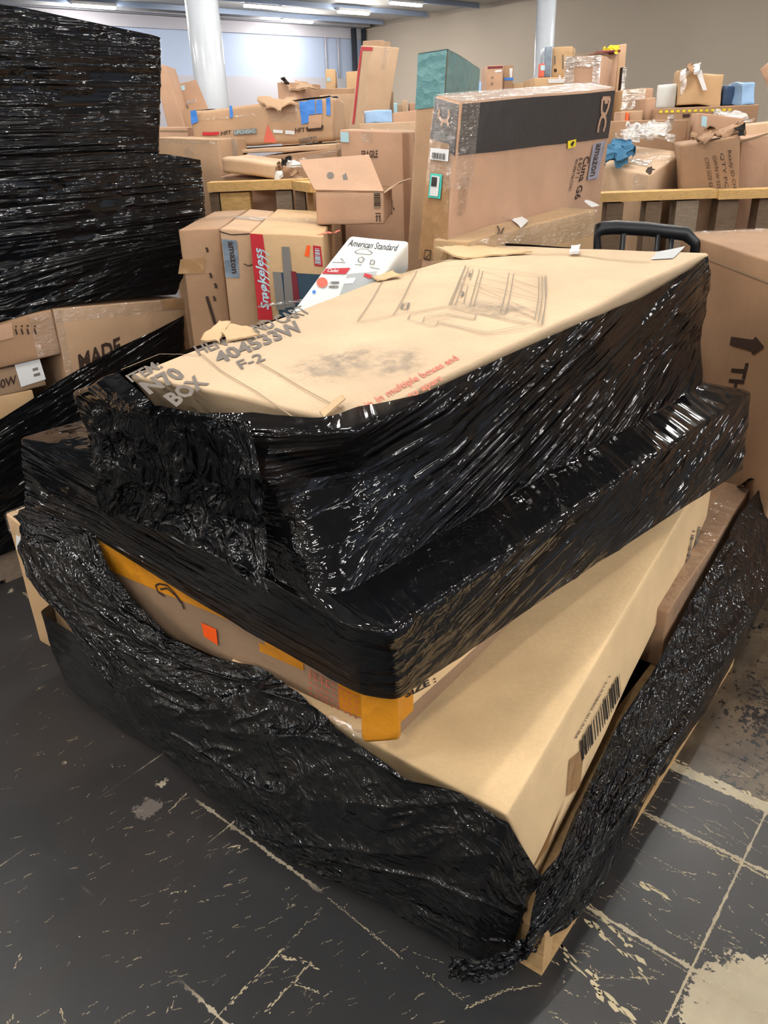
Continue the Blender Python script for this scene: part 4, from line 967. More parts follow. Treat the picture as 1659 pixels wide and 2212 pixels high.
rb.pquad('printed_panel', 'front', [(628, 586), (640, 588), (648, 652), (634, 655)], M_DRED, off=.005)
rb.pquad('orange_sticker', 'front', [(663, 531), (671, 532), (668, 556), (658, 554)], M_ORANGE)
bl_ = rb.pquad('red_label', 'front', [(676, 531), (693, 533), (698, 577), (680, 575)], M_RED)
rb.pbars('front', [(681, 537), (681, 570), (694, 572), (690, 538)], M_PALEB, bl_, 14)
rb.ptext('ARA', 'top', (682, 510), (776, 495), (690, 504), M_REDF, bold=.02)
rb.pquad('clear_strap', 'front', [(556, 658), (700, 640), (700, 645), (557, 664)], M_SILVER, off=.006)
# white leaning box
ws_tl, ws_tr, ws_bl = Y(757, 508, 2.62), Y(886, 518, 2.60), Y(596, 716, 2.42)
u = ws_tr - ws_tl; w = ws_bl - ws_tl; n = np.cross(u, w); n = n / np.linalg.norm(n); n = n if n[1] > 0 else -n; c = np.empty((2, 2, 2, 3))
w = w * (1.0)
for i in (0, 1):
    for j in (0, 1):
        for k_ in (0, 1): c[i, j, k_] = ws_tl + u * i + n * .17 * j + w * k_ * 1.5
ws = Box(c, .004, 91); ws.root = empty('white_box', tuple(c[:, :, 1].mean((0, 1)))); tag(ws.root, 'glossy white printed box leaning behind the wrapped stack, beside the red striped box', 'box'); ws.body('box_body', M_WHITEC, ws.root, 10, .012)
ws.ptext('American Standard', 'front', (752, 532), (858, 542), (757, 518), M_INK, bold=.01, shear=.2)
ws.pquad('red_patch', 'front', [(706, 582), (759, 580), (748, 594), (697, 593)], M_RED); ws.ptext('Cadet', 'front', (708, 590), (732, 591), (712, 583), M_WHITE, bold=.01, off=.006)
ws.pquad('grey_panel', 'front', [(752, 594), (815, 586), (800, 640), (728, 655)], M_LGREY, off=.0035)
ws.pquad('red_patch', 'front', [(789, 592), (806, 596), (800, 604), (786, 599)], M_RED, off=.006)
ws.shape('round_picture', M_REDF, ws.root, 'front', [[ws.ab('front', 697 + 12 * math.cos(t), 612 + 11 * math.sin(t)) for t in np.linspace(0, 6.28, 20)[:-1]]])
ws.shape('blue_dot', M_BLUET, ws.root, 'front', [[ws.ab('front', 679 + 4 * math.cos(t), 632 + 4 * math.sin(t)) for t in np.linspace(0, 6.28, 12)[:-1]]])
ws.plines('line_drawing', 'front', [[(768, 545), (780, 539), (795, 540), (806, 547), (800, 551), (772, 549), (768, 545)], [(776, 560), (784, 556), (788, 562), (782, 569), (775, 566), (776, 560)], [(802, 562), (810, 564), (808, 572), (800, 572), (802, 562)], [(738, 560), (744, 566)], [(720, 569), (748, 569)], [(768, 573), (782, 574)], [(800, 578), (820, 582)]], .003, M_GREY)
ws.pquad('white_picture', 'front', [(748, 604), (770, 602), (764, 614), (742, 616)], M_WHITE, off=.005)
scribble(ws, 'front', (716, 610), (738, 610), (-3, 9), 2, M_GREY, seed=2, w=.002)
# open box on top of the red striped one
ob = pxbox('open_box', (680, 412), (829, 415), 3.35, 3.32, .36, 'small open tan box with its flap raised, standing on the red striped box', PINK, bpx=487, tape=False)
for o in list(ob.root.children): bpy.data.objects.remove(o)
fl_ = ob.body('box_body', PINK, ob.root, 6, skip=('top',))
inz = -.01
f_tl, f_tr = Y(646, 348, 3.52), Y(797, 336, 3.5)
th = np.array([0, .006, 0])
def panel(name, q, mat, parent, t=.005):
    q = [np.asarray(k, float) for k in q]; n = np.cross(q[1] - q[0], q[3] - q[0]); n = n / np.linalg.norm(n) * t
    return obj(name, q + [k + n for k in q], [(0, 1, 2, 3), (7, 6, 5, 4), (0, 4, 5, 1), (1, 5, 6, 2), (2, 6, 7, 3), (3, 7, 4, 0)], mat, parent)
fp = [ob.c[0, 0, 0], ob.c[1, 0, 0], f_tr, f_tl]
panel('open_flap', fp, PINK, ob.root); panel('inner_wall', [ob.c[0, 1, 0], ob.c[1, 1, 0], ob.c[1, 1, 1], ob.c[0, 1, 1]], PALE, ob.root)
panel('side_flap', [ob.c[1, 0, 0], ob.c[1, 1, 0], Y(887, 384, 3.75), Y(862, 392, 3.4)], PALE, ob.root)
fbx = Box(np.array([[[fp[3], fp[0]], [fp[3], fp[0]]], [[fp[2], fp[1]], [fp[2], fp[1]]]]) + np.array([0, 0, 0]), 0); fbx.root = ob.root; fbx.c[:, 1] += np.array([0, .05, 0])
fbx.shape('printed_mark', M_FADE, ob.root, 'front', [[fbx.ab('front', 714 + 8 * math.cos(t), 381 + 8 * math.sin(t)) for t in np.linspace(0, 6.28, 14)[:-1]]], off=.004)
fbx.pquad('printed_mark', 'front', [(738, 375), (748, 375), (752, 390), (742, 391)], M_FADE)
lab_ = ob.pquad('printed_label', 'front', [(807, 412), (822, 412), (824, 448), (809, 449)], M_LINE); ob.pbars('front', [(809, 416), (809, 446), (823, 445), (821, 415)], M_INKB, lab_, 12)
ob.plines('printed_arrows', 'front', [[(815, 478), (816, 464), (813, 468)], [(822, 478), (822, 464), (819, 468)], [(812, 460), (824, 460)]], .004, M_INKB)
ob.plines('printed_smile', 'right', [[(846, 432), (848, 450), (856, 454), (864, 436), (864, 428)], [(856, 436), (864, 430), (866, 440)]], .012, M_INK)

# tall box with the dark band
tl, tr = Y(994, 222, 3.10), Y(1330, 192, 3.95); blc = Y(958, 600, 2.98)
w = (blc - tl); w = w * ((tl[2] - .05) / -w[2] if False else 1.0); sc_ = (tl[2] - .02) / (-w[2]); w = w * sc_
bk = Y(940, 206, 3.28) - tl
c = np.empty((2, 2, 2, 3))
for i in (0, 1):
    for j in (0, 1):
        for k_ in (0, 1): c[i, j, k_] = tl + (tr - tl) * i + bk * j + w * k_
c[:, :, 1, 2] = .01
dc = Box(c, .003, 55); dc.root = empty('cardboard_box', tuple(flat(c[:, :, 1].mean((0, 1)), 0))); tag(dc.root, 'tall leaning box with a wide black band and black film on its upper part', 'box'); dc.body('box_body', PINK, dc.root, 12, .01)
dc.pquad('black_band', 'front', [(998, 224), (1328, 196), (1312, 298), (988, 337)], M_DARKP, off=.0025, n=10)
dc.pquad('black_band', 'left', [(942, 212), (992, 226), (984, 338), (930, 300)], M_DARKP, off=.0025, n=8)
dc.decal('clear_tape', M_SILVER, dc.root, ('top', 0, 0, 1, 1), off=.004, n=16)
dc.decal('clear_tape', M_CLEAR, dc.root, ('left', .0, 0.0, 1, .17), ('front', 0, 0, .10, .17), off=.006, n=14)
dc.pquad('packing_tape', 'left', [(930, 300), (972, 312), (968, 560), (905, 560)], M_TANT, off=.003)
lb = dc.pquad('shipping_label', 'left', [(934, 320), (974, 324), (972, 350), (932, 345)], M_WHITE, off=.008); dc.pbars('left', [(939, 330), (967, 333), (966, 347), (938, 343)], M_INK, lb, 16, off=.010)
lb = dc.pquad('aqua_label', 'left', [(934, 376), (959, 378), (955, 431), (929, 428)], M_AQUA, off=.008, label='aqua bordered label'); 
dc.pquad('label_face', 'left', [(938, 381), (955, 383), (951, 426), (933, 424)], M_WHITE, lb, off=.010); dc.pquad('label_block', 'left', [(939, 384), (950, 385), (948, 405), (937, 404)], M_INK, lb, off=.012)
dc.plines('printed_mark', 'left', [[(921, 541), (935, 543), (932, 562), (918, 560), (921, 541)], [(920, 560), (930, 552), (933, 545)]], .004, M_INKB, off=.006)
dc.plines('printed_ring', 'left', [[(952, 236), (950, 252), (958, 262), (968, 262), (974, 250), (972, 238)], [(960, 262), (955, 272)], [(968, 262), (972, 272)]], .012, PINK, off=.006)
def CD(x, y): return (1040 + x / 5.184, 80 + y / 5.184)
dc.plines('printed_logo', 'front', [[CD(*q) for q in ln] for ln in ([(1345, 690), (1335, 780), (1330, 830), (1345, 870), (1375, 870), (1405, 800), (1430, 690), (1345, 690)], [(1290, 1070), (1295, 1000), (1320, 910), (1345, 880), (1375, 905), (1375, 980), (1350, 1060)], [(1370, 720), (1385, 735), (1405, 720)])], .016, PINK, off=.005)
yl = dc.pquad('yellow_sticker', 'front', [(1224, 304), (1242, 300), (1241, 316), (1224, 321)], M_YEL, off=.006); dc.shape('arrow_mark', M_INK, yl, 'front', [[dc.ab('front', *q) for q in ((1229, 311), (1234, 304), (1238, 306), (1233, 316))]], off=.008)
ag = dc.pquad('grey_tape', 'front', [(1278, 312), (1306, 302), (1288, 386), (1266, 390)], M_LILAC, off=.006, label='lilac grey tape'); dc.ptext('amazon', 'front', (1285, 311), (1271, 382), (1299, 308), M_INKB, ag, bold=.01, off=.008)
dc.ptext('Cuna G6', 'front', (1262, 338), (1240, 432), (1274, 336), M_INKB, bold=.02); dc.ptext('6 BOT I', 'front', (1252, 340), (1242, 384), (1259, 339), M_INKB); dc.ptext('W1096106.CO01', 'front', (1243, 342), (1227, 412), (1249, 341), M_INKB)
scribble(dc, 'front', (1010, 386), (1000, 490), (-5, 0), 4, M_LINE, seed=6, w=.0025)
# teal taped tower behind it
tb = pxbox('cardboard_box', (904, 118), (967, 108), 4.0, 3.92, .62, 'tall narrow box with its top wrapped in teal tape', KRAFT, lean=None, tape=M_SILVER)
tb.c[1, 1, 0] = Y(1037, 150, 4.55); tb.c[1, 1, 1, :2] = tb.c[1, 1, 0, :2]; tb.c[0, 1] = tb.c[0, 0] + tb.c[1, 1] - tb.c[1, 0]; sh_ = Y(886, 560, 3.75)[0] - tb.c[0, 0, 0, 0]
for o in list(tb.root.children): bpy.data.objects.remove(o)
for i in (0, 1):
    for j in (0, 1): tb.c[i, j, 1, 0] += sh_ * 1.4 - .06; tb.c[i, j, 1, 2] = 0
tb.body('box_body', KRAFT, tb.root, 10, .012)
tb.decal('teal_tape', M_TEAL, tb.root, ('front', 0, 0, 1, .115), ('right', 0, 0, 1, .115), ('top', 0, 0, 1, 1), n=12)
tb.decal('clear_tape', M_SILVER, tb.root, ('top', 0, 0, 1, 1), off=.007, n=12)
# long wrapped box lying in front of the tall one
lo = pxbox('cardboard_box', (1012, 522), (1290, 452), 2.92, 3.45, .17, 'long tan parcel with a small white label, lying against the tall banded box', YELC, bpx=700, amp=.008, tape=False)
lo.decal('clear_wrap', M_CLEAR, lo.root, ('front', 0, 0, 1, .3), ('top', 0, 0, 1, 1), off=.006, n=14)
lo.pquad('paper_label', 'front', [(1107, 480), (1125, 466), (1144, 482), (1128, 497)], M_WHITE, off=.008) if False else lo.pquad('paper_label', 'top', [(1107, 480), (1125, 466), (1144, 482), (1128, 497)], M_WHITE, off=.008)
lo.pquad('paper_label', 'top', [(1268, 434), (1296, 448), (1280, 452), (1262, 440)], M_WHITE, off=.008)
lo.plines('black_mark', 'top', [[(1075, 495), (1088, 512)], [(1090, 498), (1078, 520)], [(1072, 508), (1094, 508)]], .006, M_INKB, off=.008)
# big box at the right
F_ = Z(1472, 502, 1.14); N_ = Z(1659, 562, 1.14); dN = (N_ - F_) / np.linalg.norm(N_ - F_)
c = np.empty((2, 2, 2, 3)); nr = np.array([-dN[1], dN[0], 0]); nr = nr if nr[0] > 0 else -nr
for i in (0, 1):
    for j in (0, 1): p = F_ + dN * 1.15 * i + nr * .9 * j; c[i, j, 0] = flat(p, 1.14); c[i, j, 1] = flat(p, .02)
big = Box(c, .004, 61); big.root = empty('cardboard_box', tuple(flat(c[:, :, 1].mean((0, 1)), 0))); tag(big.root, 'large brown box with a black arrow, filling the right edge', 'box'); big.body('box_body', BROWN, big.root, 12, .008)
big.shape('printed_arrow', M_INKB, big.root, 'front', [[big.ab('front', *q) for q in ((1578, 738), (1583, 727), (1626, 733), (1630, 733))] and [big.ab('front', *q) for q in ((1581, 727), (1628, 733), (1635, 726), (1653, 749), (1627, 766), (1626, 757), (1578, 745))]])
big.ptext('THIS', 'front', (1586, 783), (1560, 890), (1618, 783), M_INKB, bold=.03)
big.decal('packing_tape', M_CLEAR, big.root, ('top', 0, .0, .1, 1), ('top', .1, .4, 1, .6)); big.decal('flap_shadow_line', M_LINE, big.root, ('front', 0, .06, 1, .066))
# black handle
hp = [Y(1290, 560, 3.55), Y(1284, 530, 3.55), Y(1283, 510, 3.55), Y(1290, 498, 3.55), Y(1302, 493, 3.55), Y(1330, 491, 3.55), Y(1400, 495, 3.52), Y(1480, 505, 3.5)]
ht = empty('hand_truck', (hp[0][0] + .3, 3.55, 0)); tag(ht, 'black tubular cart handle standing up behind the wrapped stack', 'cart')
obj('handle', *tube([hp[0] * [1, 1, 0] + np.array([0, 0, .08])] + hp + [np.array([hp[-1][0] + .06, 3.5, hp[-1][2] - .05]), np.array([hp[-1][0] + .06, 3.5, .08])], .029), M_RUBBER, ht, True)
for x in (1347, 1422, 1452):
    p = Y(x, 505, 3.5); obj('upright', *tube([p, p * [1, 1, 0] + np.array([0, 0, .1])], .011), M_RUBBER, ht, True)
p0, p1 = Y(1290, 520, 3.55), Y(1480, 530, 3.5)
obj('base_plate', *bar(np.array([p0[0] - .03, 3.3, .06]), (1, 0, 0), .45, (0, 1, 0), .3, (0, 0, 1), .02), M_RUBBER, ht)
for x in (0.0, .38): obj('wheel', *tube([(p0[0] + x - .02, 3.55, .075), (p0[0] + x + .02, 3.55, .075)], .074, 20), M_RUBBER, ht, True)

# upright pallets that fence the heap
def rail_pallet(label, x0, x1, yp, yd, slats, joint=None, slope=0.0, mat=M_WOODY):
    a, b_ = Y(x0, yp, yd), Y(x1, yp + slope, yd); L_ = np.linalg.norm(b_ - a); z = (a[2] + b_[2]) / 2; r = empty('wooden_pallet', (float((a[0] + b_[0]) / 2), yd, 0)); tag(r, label, 'pallet')
    d = flat(b_ - a, 0) / np.linalg.norm((b_ - a)[:2]); segs = [(0, 1)] if joint is None else [(0, (joint - x0) / (x1 - x0)), ((joint - x0) / (x1 - x0), 1)]
    for i, (s0, s1) in enumerate(segs):
        obj('top_rail', *bar(flat(a, z - .042 - .006 * i) + d * L_ * s0 + np.array([0, -.01 * i, 0]), d, L_ * (s1 - s0), (0, 1, 0), .12, (0, 0, 1), .042), mat, r)
    for (sx, sw, sm) in slats:
        p = Y(sx, yp + 30, yd + .02); q = Y(sx + sw, yp + 30, yd + .02); obj('slat', *bar(flat(p, .0), (1, 0, 0), q[0] - p[0], (0, 1, 0), .09, (0, 0, 1), z - .05), sm, r)
    obj('bottom_rail', *bar(flat(a, .0) + np.array([0, .12, 0]), d, L_, (0, 1, 0), .03, (0, 0, 1), .1), mat, r); return r
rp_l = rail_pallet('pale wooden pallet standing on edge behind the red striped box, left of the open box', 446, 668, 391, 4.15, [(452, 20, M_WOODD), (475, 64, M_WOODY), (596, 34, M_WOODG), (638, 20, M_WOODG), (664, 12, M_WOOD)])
a = Y(630, 391, 4.15); b2 = Y(672, 412, 3.9)
obj('corner_board', *bar(flat(a, a[2] - .04), (1, 0, 0), .14, (b2 - a) * [1, 1, 0] / np.linalg.norm((b2 - a)[:2]), .26, (0, 0, 1), .04), M_WOODY, rp_l)
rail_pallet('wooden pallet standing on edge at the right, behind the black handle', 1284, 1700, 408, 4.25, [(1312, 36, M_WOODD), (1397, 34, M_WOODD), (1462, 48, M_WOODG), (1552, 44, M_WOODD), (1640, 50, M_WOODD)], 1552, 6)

# left middle heap
b = pxbox('cardboard_box', (340, 297), (470, 301), 4.55, 4.5, .5, 'plain tan box with shiny taped top rim, right beside the black wrapped stack', KRAFT, tape=M_SILVER)
b.pquad('clear_tape', 'front', [(345, 299), (470, 303), (470, 312), (345, 310)], M_CLEAR); b.pquad('clear_tape', 'front', [(396, 318), (420, 318), (420, 340), (396, 340)], M_CLEAR)
b = pxbox('cardboard_box', (335, 275), (404, 275), 5.3, 5.3, .4, 'low tan box half hidden behind the box with shiny taped rim', PINK)
b.plines('lid_line', 'front', [[(345, 283), (404, 283)]], .006, M_LINE)
b = pxbox('cardboard_box', (330, 140), (357, 141), 6.0, 6.0, .3, 'tall tan panel leaning beside the black wrapped stack', PINK, tape=False)
b.c[:, :, 1, 0] += .22; b.c[1, :, 1, 0] += .2
for o in list(b.root.children): bpy.data.objects.remove(o)
b.body('box_body', PINK, b.root)
lean = pxbox('cardboard_box', (382, 183), (424, 172), 6.3, 6.35, .35, 'tan box leaning left of the white column with a pale blue label', PINK, bpx=262, lean=(.16, 0, 0), zb=None)
lean.pquad('pale_label', 'front', [(388, 186), (399, 185), (400, 195), (389, 196)], M_PALEB); lean.pquad('clear_tape', 'front', [(394, 222), (424, 214), (424, 221), (395, 228)], M_SILVER)
sup = pxbox('cardboard_box', (378, 236), (440, 234), 6.1, 6.1, .75, 'tan box with a small pale blue label under the leaning box', KRAFT)
sup.pquad('pale_label', 'front', [(384, 236), (394, 236), (394, 246), (384, 246)], M_PALEB)
# box patched with blue tape
hf = pxbox('cardboard_box', (410, 240), (720, 206), 5.0, 4.95, .7, 'long tan box patched with blue tape, with printed warning triangle', KRAFT, bpx=318, amp=.012, tape=False)
hf.c[0, :, 1, 2] = Y(440, 322, 5.0)[2]; hf.c[1, :, 1, 2] = Y(727, 303, 4.95)[2]
for o in list(hf.root.children): bpy.data.objects.remove(o)
hf.body('box_body', KRAFT, hf.root, 14, .015)
for q in ([(412, 238), (423, 236), (428, 262), (414, 268)], [(494, 228), (501, 227), (502, 252), (495, 254)], [(646, 217), (668, 215), (668, 262), (652, 266)], [(664, 214), (680, 212), (682, 244), (668, 246)], [(683, 213), (696, 212), (698, 242), (684, 244)], [(705, 210), (714, 208), (716, 246), (707, 246)]):
    hf.pquad('blue_tape', 'front', q, M_BLUET, off=.006)
hf.decal('blue_tape', M_BLUET, hf.root, ('top', .0, .1, .06, .9), ('top', .3, .3, 1, .55), ('top', .72, 0, .98, 1), off=.006)
hf.pquad('clear_tape', 'front', [(430, 254), (560, 246), (560, 250), (430, 259)], M_CLEAR, off=.005); hf.pquad('clear_tape', 'front', [(570, 222), (645, 220), (640, 262), (590, 262)], M_CLEAR, off=.005)
hf.pquad('red_print', 'front', [(436, 285), (471, 283), (471, 290), (437, 292)], M_RED, off=.006); hf.pquad('dark_print', 'front', [(502, 281), (555, 278), (555, 289), (503, 292)], M_GREY, off=.006)
hf.ptext('HFT', 'front', (475, 292), (498, 290), (475, 283), M_INKB, bold=.02, off=.006); hf.ptext('UPCHISHG', 'front', (506, 290), (552, 287), (506, 282), M_PALEB, bold=.0, off=.008)
hf.ptext('HFT', 'front', (638, 284), (660, 283), (638, 274), M_INKB, bold=.02, off=.006)
hf.shape('warning_triangle', M_REDF, hf.root, 'front', [[hf.ab('front', *q) for q in ((579, 268), (599, 308), (571, 308))]], off=.006)
hf.pquad('paper_label', 'front', [(592, 279), (612, 280), (612, 287), (592, 286)], M_WHITE, off=.006); hf.pquad('paper_label', 'front', [(617, 280), (637, 281), (636, 289), (617, 288)], M_WHITE, off=.006)
hf.pquad('card_patch', 'front', [(668, 247), (698, 245), (698, 274), (668, 277)], PINK, off=.006); hf.plines('card_frame', 'front', [[(665, 272), (665, 279), (700, 276), (700, 268)]], .012, M_INKB, off=.008)
scribble(hf, 'front', (648, 298), (702, 290), (0, 10), 2, M_FADE, seed=9, w=.006)
rag('torn_flap', [Y(560, 210, 5.0), Y(640, 214, 5.0), Y(640, 222, 4.9), Y(580, 240, 4.92)], KRAFT, hf.root, .006, .03, 10, 5)
pl = pxbox('cardboard_box', (484, 326), (728, 310), 4.9, 4.9, .8, 'thin flat carton directly under the box patched with blue tape', PALE, bpx=333, tape=False)
pl2 = pxbox('cardboard_box', (560, 338), (729, 322), 4.85, 4.8, .7, 'brown box with shiny tape under the thin flat carton', BROWN)
pl2.pquad('clear_tape', 'front', [(600, 352), (735, 322), (735, 330), (610, 360)], M_CLEAR)
cr = pxbox('cardboard_box', (477, 338), (594, 356), 4.32, 4.25, .34, 'crushed flat box with its right end torn open, on top of the pale pallet rail', KRAFT, bpx=372, amp=.01, tape=False)
cr.c[1, :, 1, 2] = Y(594, 388, 4.25)[2]
for o in list(cr.root.children): bpy.data.objects.remove(o)
cr.body('box_body', PALE, cr.root, 10, .012)
rag('torn_end', [Y(596, 352, 4.25), Y(636, 340, 4.45), Y(650, 372, 4.4), Y(600, 388, 4.25)], BROWN, cr.root, .006, .03, 10, 6)
rag('black_padding', [Y(606, 346, 4.2), Y(628, 336, 4.3), Y(630, 356, 4.3), Y(606, 364, 4.2)], M_INK, cr.root, .006, .03, 8, 7)
rag('white_foam', [Y(622, 346, 4.18), Y(640, 344, 4.22), Y(646, 356, 4.2), Y(620, 360, 4.2)], M_WHITE, cr.root, .01, .02, 8, 8); rag('white_foam', [Y(590, 372, 4.2), Y(608, 366, 4.2), Y(604, 392, 4.2), Y(590, 390, 4.2)], M_WHITE, cr.root, .01, .02, 8, 9)
cs = pxbox('cardboard_box', (476, 380), (640, 388), 4.36, 4.34, .3, 'tan box under the crushed flat box, just above the pale rail', PINK)
fr = pxbox('cardboard_box', (734, 280), (870, 286), 4.6, 4.5, .55, 'tan box with a pale blue label and faint upright lettering, above the open box', PINK, tape=M_SILVER)
fr.pquad('pale_label', 'front', [(736, 284), (754, 285), (755, 307), (737, 306)], M_PALEB); fr.ptext('FRAGILE', 'front', (781, 340), (816, 340), (781, 325), M_INKB, bold=.02)
fr.pquad('clear_tape', 'front', [(782, 284), (806, 285), (806, 308), (784, 308)], M_CLEAR)
# towers with the red line
tw = pxbox('cardboard_box', (779, 98), (806, 100), 6.4, 6.3, .25, 'tall narrow box with a red line down its left edge', PALE, lean=(-.13, 0, 0), bpx=470)
tw.plines('red_line', 'front', [[(781, 108), (764, 268)], [(780, 105), (806, 106)]], .022, M_RED)
t2_ = pxbox('cardboard_box', (783, 88), (826, 86), 6.75, 6.7, .2, 'tall narrow tan box with white tape, middle of the leaning tall trio', KRAFT, lean=(-.08, 0, 0), bpx=470)
t2_.pquad('clear_tape', 'front', [(804, 144), (824, 144), (824, 152), (804, 150)], M_WHITE)
pxbox('cardboard_box', (827, 109), (847, 110), 7.0, 7.0, .25, 'tall narrow pinkish box, rightmost of the leaning tall trio', PINK, lean=(-.03, 0, 0), bpx=470)
pxbox('cardboard_box', (843, 198), (850, 198), 7.3, 7.3, .2, 'short dark brown upright box just right of the tall trio', DULL)
gb = pxbox('cardboard_box', (690, 206), (772, 202), 6.6, 6.6, .6, 'large pale tan box left of the tall box with the red line', PALE)
pxbox('cardboard_box', (687, 192), (768, 190), 7.3, 7.3, .5, 'tan box with clear tape just behind the large pale box', KRAFT, tape=M_SILVER)
tn = pxbox('cardboard_box', (702, 150), (724, 150), 8.2, 8.2, .35, 'upright yellowish box with a pale blue label, against the grey wall band', YELC)
tn.pquad('pale_label', 'front', [(706, 168), (714, 168), (714, 176), (706, 176)], M_PALEB)
pxbox('cardboard_box', (747, 155), (776, 153), 8.0, 8.0, .4, 'small tan box half hidden left of the tall trio', YELC)
op = pxbox('cardboard_box', (598, 178), (636, 178), 6.8, 6.75, .5, 'open tan box with bent flaps behind the blue taped box', PINK)
rag('bent_flap', [Y(604, 176, 6.8), Y(662, 178, 6.9), Y(690, 190, 6.9), Y(630, 190, 6.7)], KRAFT, op.root, .01, .03, 8, 21); rag('curled_flap', [Y(606, 172, 6.7), Y(616, 166, 6.7), Y(622, 176, 6.7), Y(612, 182, 6.7)], M_INKB, op.root, .01, .02, 6, 22)
bw = pxbox('wrapped_parcel', (788, 245), (846, 240), 5.5, 5.5, .3, 'pale blue wrapped parcel lying behind the box with faint upright lettering', M_BLUEWRAP, bpx=270, amp=.02, tape=False, cat='parcel', seg=8)
pxbox('cardboard_box', (775, 268), (900, 262), 5.45, 5.45, .5, 'tan box under the pale blue wrapped parcel', PALE)
pxbox('cardboard_box', (850, 244), (900, 238), 5.9, 5.9, .5, 'flat pinkish box right of the pale blue wrapped parcel', PINK)
for i, (x0, x1, y, m_, l_) in enumerate(((846, 858, 222, M_PALEB, 'pale blue carton beside two small tan ones, left of the teal taped tower'), (858, 868, 226, KRAFT, 'smallest tan carton between the pale blue and clear taped ones'), (868, 880, 216, PALE, 'little carton with clear tape, left of the white topped one'), (884, 899, 222, PINK, 'little white topped carton touching the teal taped tower'))):
    pxbox('small_carton', (x0, y), (x1, y), 7.6 + .05 * i, 7.6 + .05 * i, .2, l_, m_, tape=M_SILVER, seg=3)
# right middle heap
a1 = pxbox('cardboard_box', (1052, 141), (1086, 140), 7.4, 7.4, .35, 'upright tan box with a dark red top band, behind the black banded box', PINK); a1.pquad('red_band', 'front', [(1053, 143), (1086, 142), (1086, 147), (1053, 148)], M_DRED); a1.pquad('paper_label', 'front', [(1069, 152), (1083, 150), (1083, 155), (1069, 157)], M_WHITE)
a1.plines('printed_text', 'front', [[(1063, 165), (1063, 170)], [(1063, 178), (1063, 184)]], .02, M_LINE)
a2 = pxbox('cardboard_box', (1089, 142), (1109, 141), 7.7, 7.7, .3, 'upright tan box crossed by blue tape', BROWN); a2.pquad('blue_tape', 'front', [(1089, 168), (1109, 168), (1109, 174), (1089, 174)], M_BLUET); a2.pquad('white_tape', 'front', [(1100, 148), (1107, 148), (1106, 168), (1101, 168)], M_WHITE)
pxbox('cardboard_box', (1108, 180), (1160, 178), 7.9, 7.9, .4, 'low tan box between the blue taped box and the square white column', YELC)
pxbox('cardboard_box', (1030, 175), (1052, 178), 8.3, 8.3, .3, 'grey blue wrapped box peeping over the banded box', M_BLUEWRAP)
th_ = pxbox('cardboard_box', (1155, 168), (1240, 166), 6.9, 6.9, .5, 'tan box crossed by white tape in front of the white column', YELC); th_.pquad('white_tape', 'front', [(1184, 171), (1226, 170), (1226, 179), (1184, 180)], M_WHITE); th_.pquad('white_tape', 'front', [(1207, 163), (1212, 163), (1212, 172), (1207, 172)], M_WHITE)
z_ = th_.c[0, 0, 0, 2]
gy = pxbox('wrapped_parcel', (1178, 101), (1193, 99), 7.05, 7.05, .2, 'narrow grey parcel in clear wrap standing in front of the white column', M_GREYT, zb=z_ + .005, cat='parcel', tape=M_SILVER)
yb_ = pxbox('cardboard_box', (1194, 102), (1237, 100), 7.1, 7.05, .25, 'tall tan box with dark print standing right of the white column', YELC, zb=z_ + .005); yb_.pquad('printed_mark', 'front', [(1197, 149), (1203, 149), (1203, 156), (1197, 156)], M_INKB); yb_.plines('printed_text', 'front', [[(1199, 120), (1199, 140)], [(1216, 118), (1216, 150)]], .01, M_FADE)
orr = pxbox('small_carton', (1168, 137), (1177, 136), 6.95, 6.95, .1, 'small orange and pale blue carton on the white taped box', M_REDF, zb=z_ + .005); orr.pquad('pale_band', 'front', [(1168, 141), (1177, 141), (1177, 152), (1168, 152)], M_PALEB)
cw = pxbox('wrapped_parcel', (1226, 124), (1300, 121), 6.2, 6.1, .35, 'tan box bagged in shiny clear plastic, right of the white taped box', PINK, amp=.015, tape=False, cat='parcel', seg=10)
cw.decal('plastic_wrap', M_SILVER, cw.root, ('front', -.02, -.0, .3, .3), ('front', .82, 0, 1.02, .3), ('front', 0, 0, 1, .03), ('top', 0, 0, 1, 1), off=.02, n=14)
tt = pxbox('cardboard_box', (1288, 118), (1336, 116), 6.5, 6.5, .35, 'tall tan box carrying the dark red package', PINK)
pxbox('cardboard_box', (1338, 96), (1355, 94), 6.6, 6.6, .35, 'tallest narrow tan box, right of the dark red package', KRAFT)
sil = pxbox('wrapped_parcel', (1345, 145), (1353, 145), 6.3, 6.3, .08, 'thin black upright strip with a silvery wrapped tip', M_INKB, tape=False, cat='parcel'); sil.decal('silver_wrap', M_SILVER, sil.root, ('front', 0, 0, 1, .12))
dr_ = pxbox('small_carton', (1290, 109), (1341, 107), 6.4, 6.4, .25, 'dark red package lying on the tall tan box', M_DRED, zb=tt.c[0, 0, 0, 2] + .004)
rag('yellow_bag', [Y(1304, 104, 6.5), Y(1332, 98, 6.5), Y(1336, 106, 6.4), Y(1306, 109, 6.4)], M_YEL, dr_.root, .02, .03, 8, 31)
s1_ = pxbox('cardboard_box', (1345, 194), (1394, 190), 6.0, 6.0, .4, 'square tan box with shiny tape in front of the taupe wall', YELC, tape=M_SILVER)
s1_.decal('clear_tape', M_SILVER, s1_.root, ('front', 0, 0, 1, .07), off=.006)
pxbox('cardboard_box', (1392, 190), (1412, 190), 6.2, 6.2, .4, 'narrow tan box right behind the square tan box', PINK)
nn_ = pxbox('cardboard_box', (1398, 212), (1418, 210), 5.75, 5.75, .3, 'narrow pinkish box standing left of the long yellow dashed box', PINK)
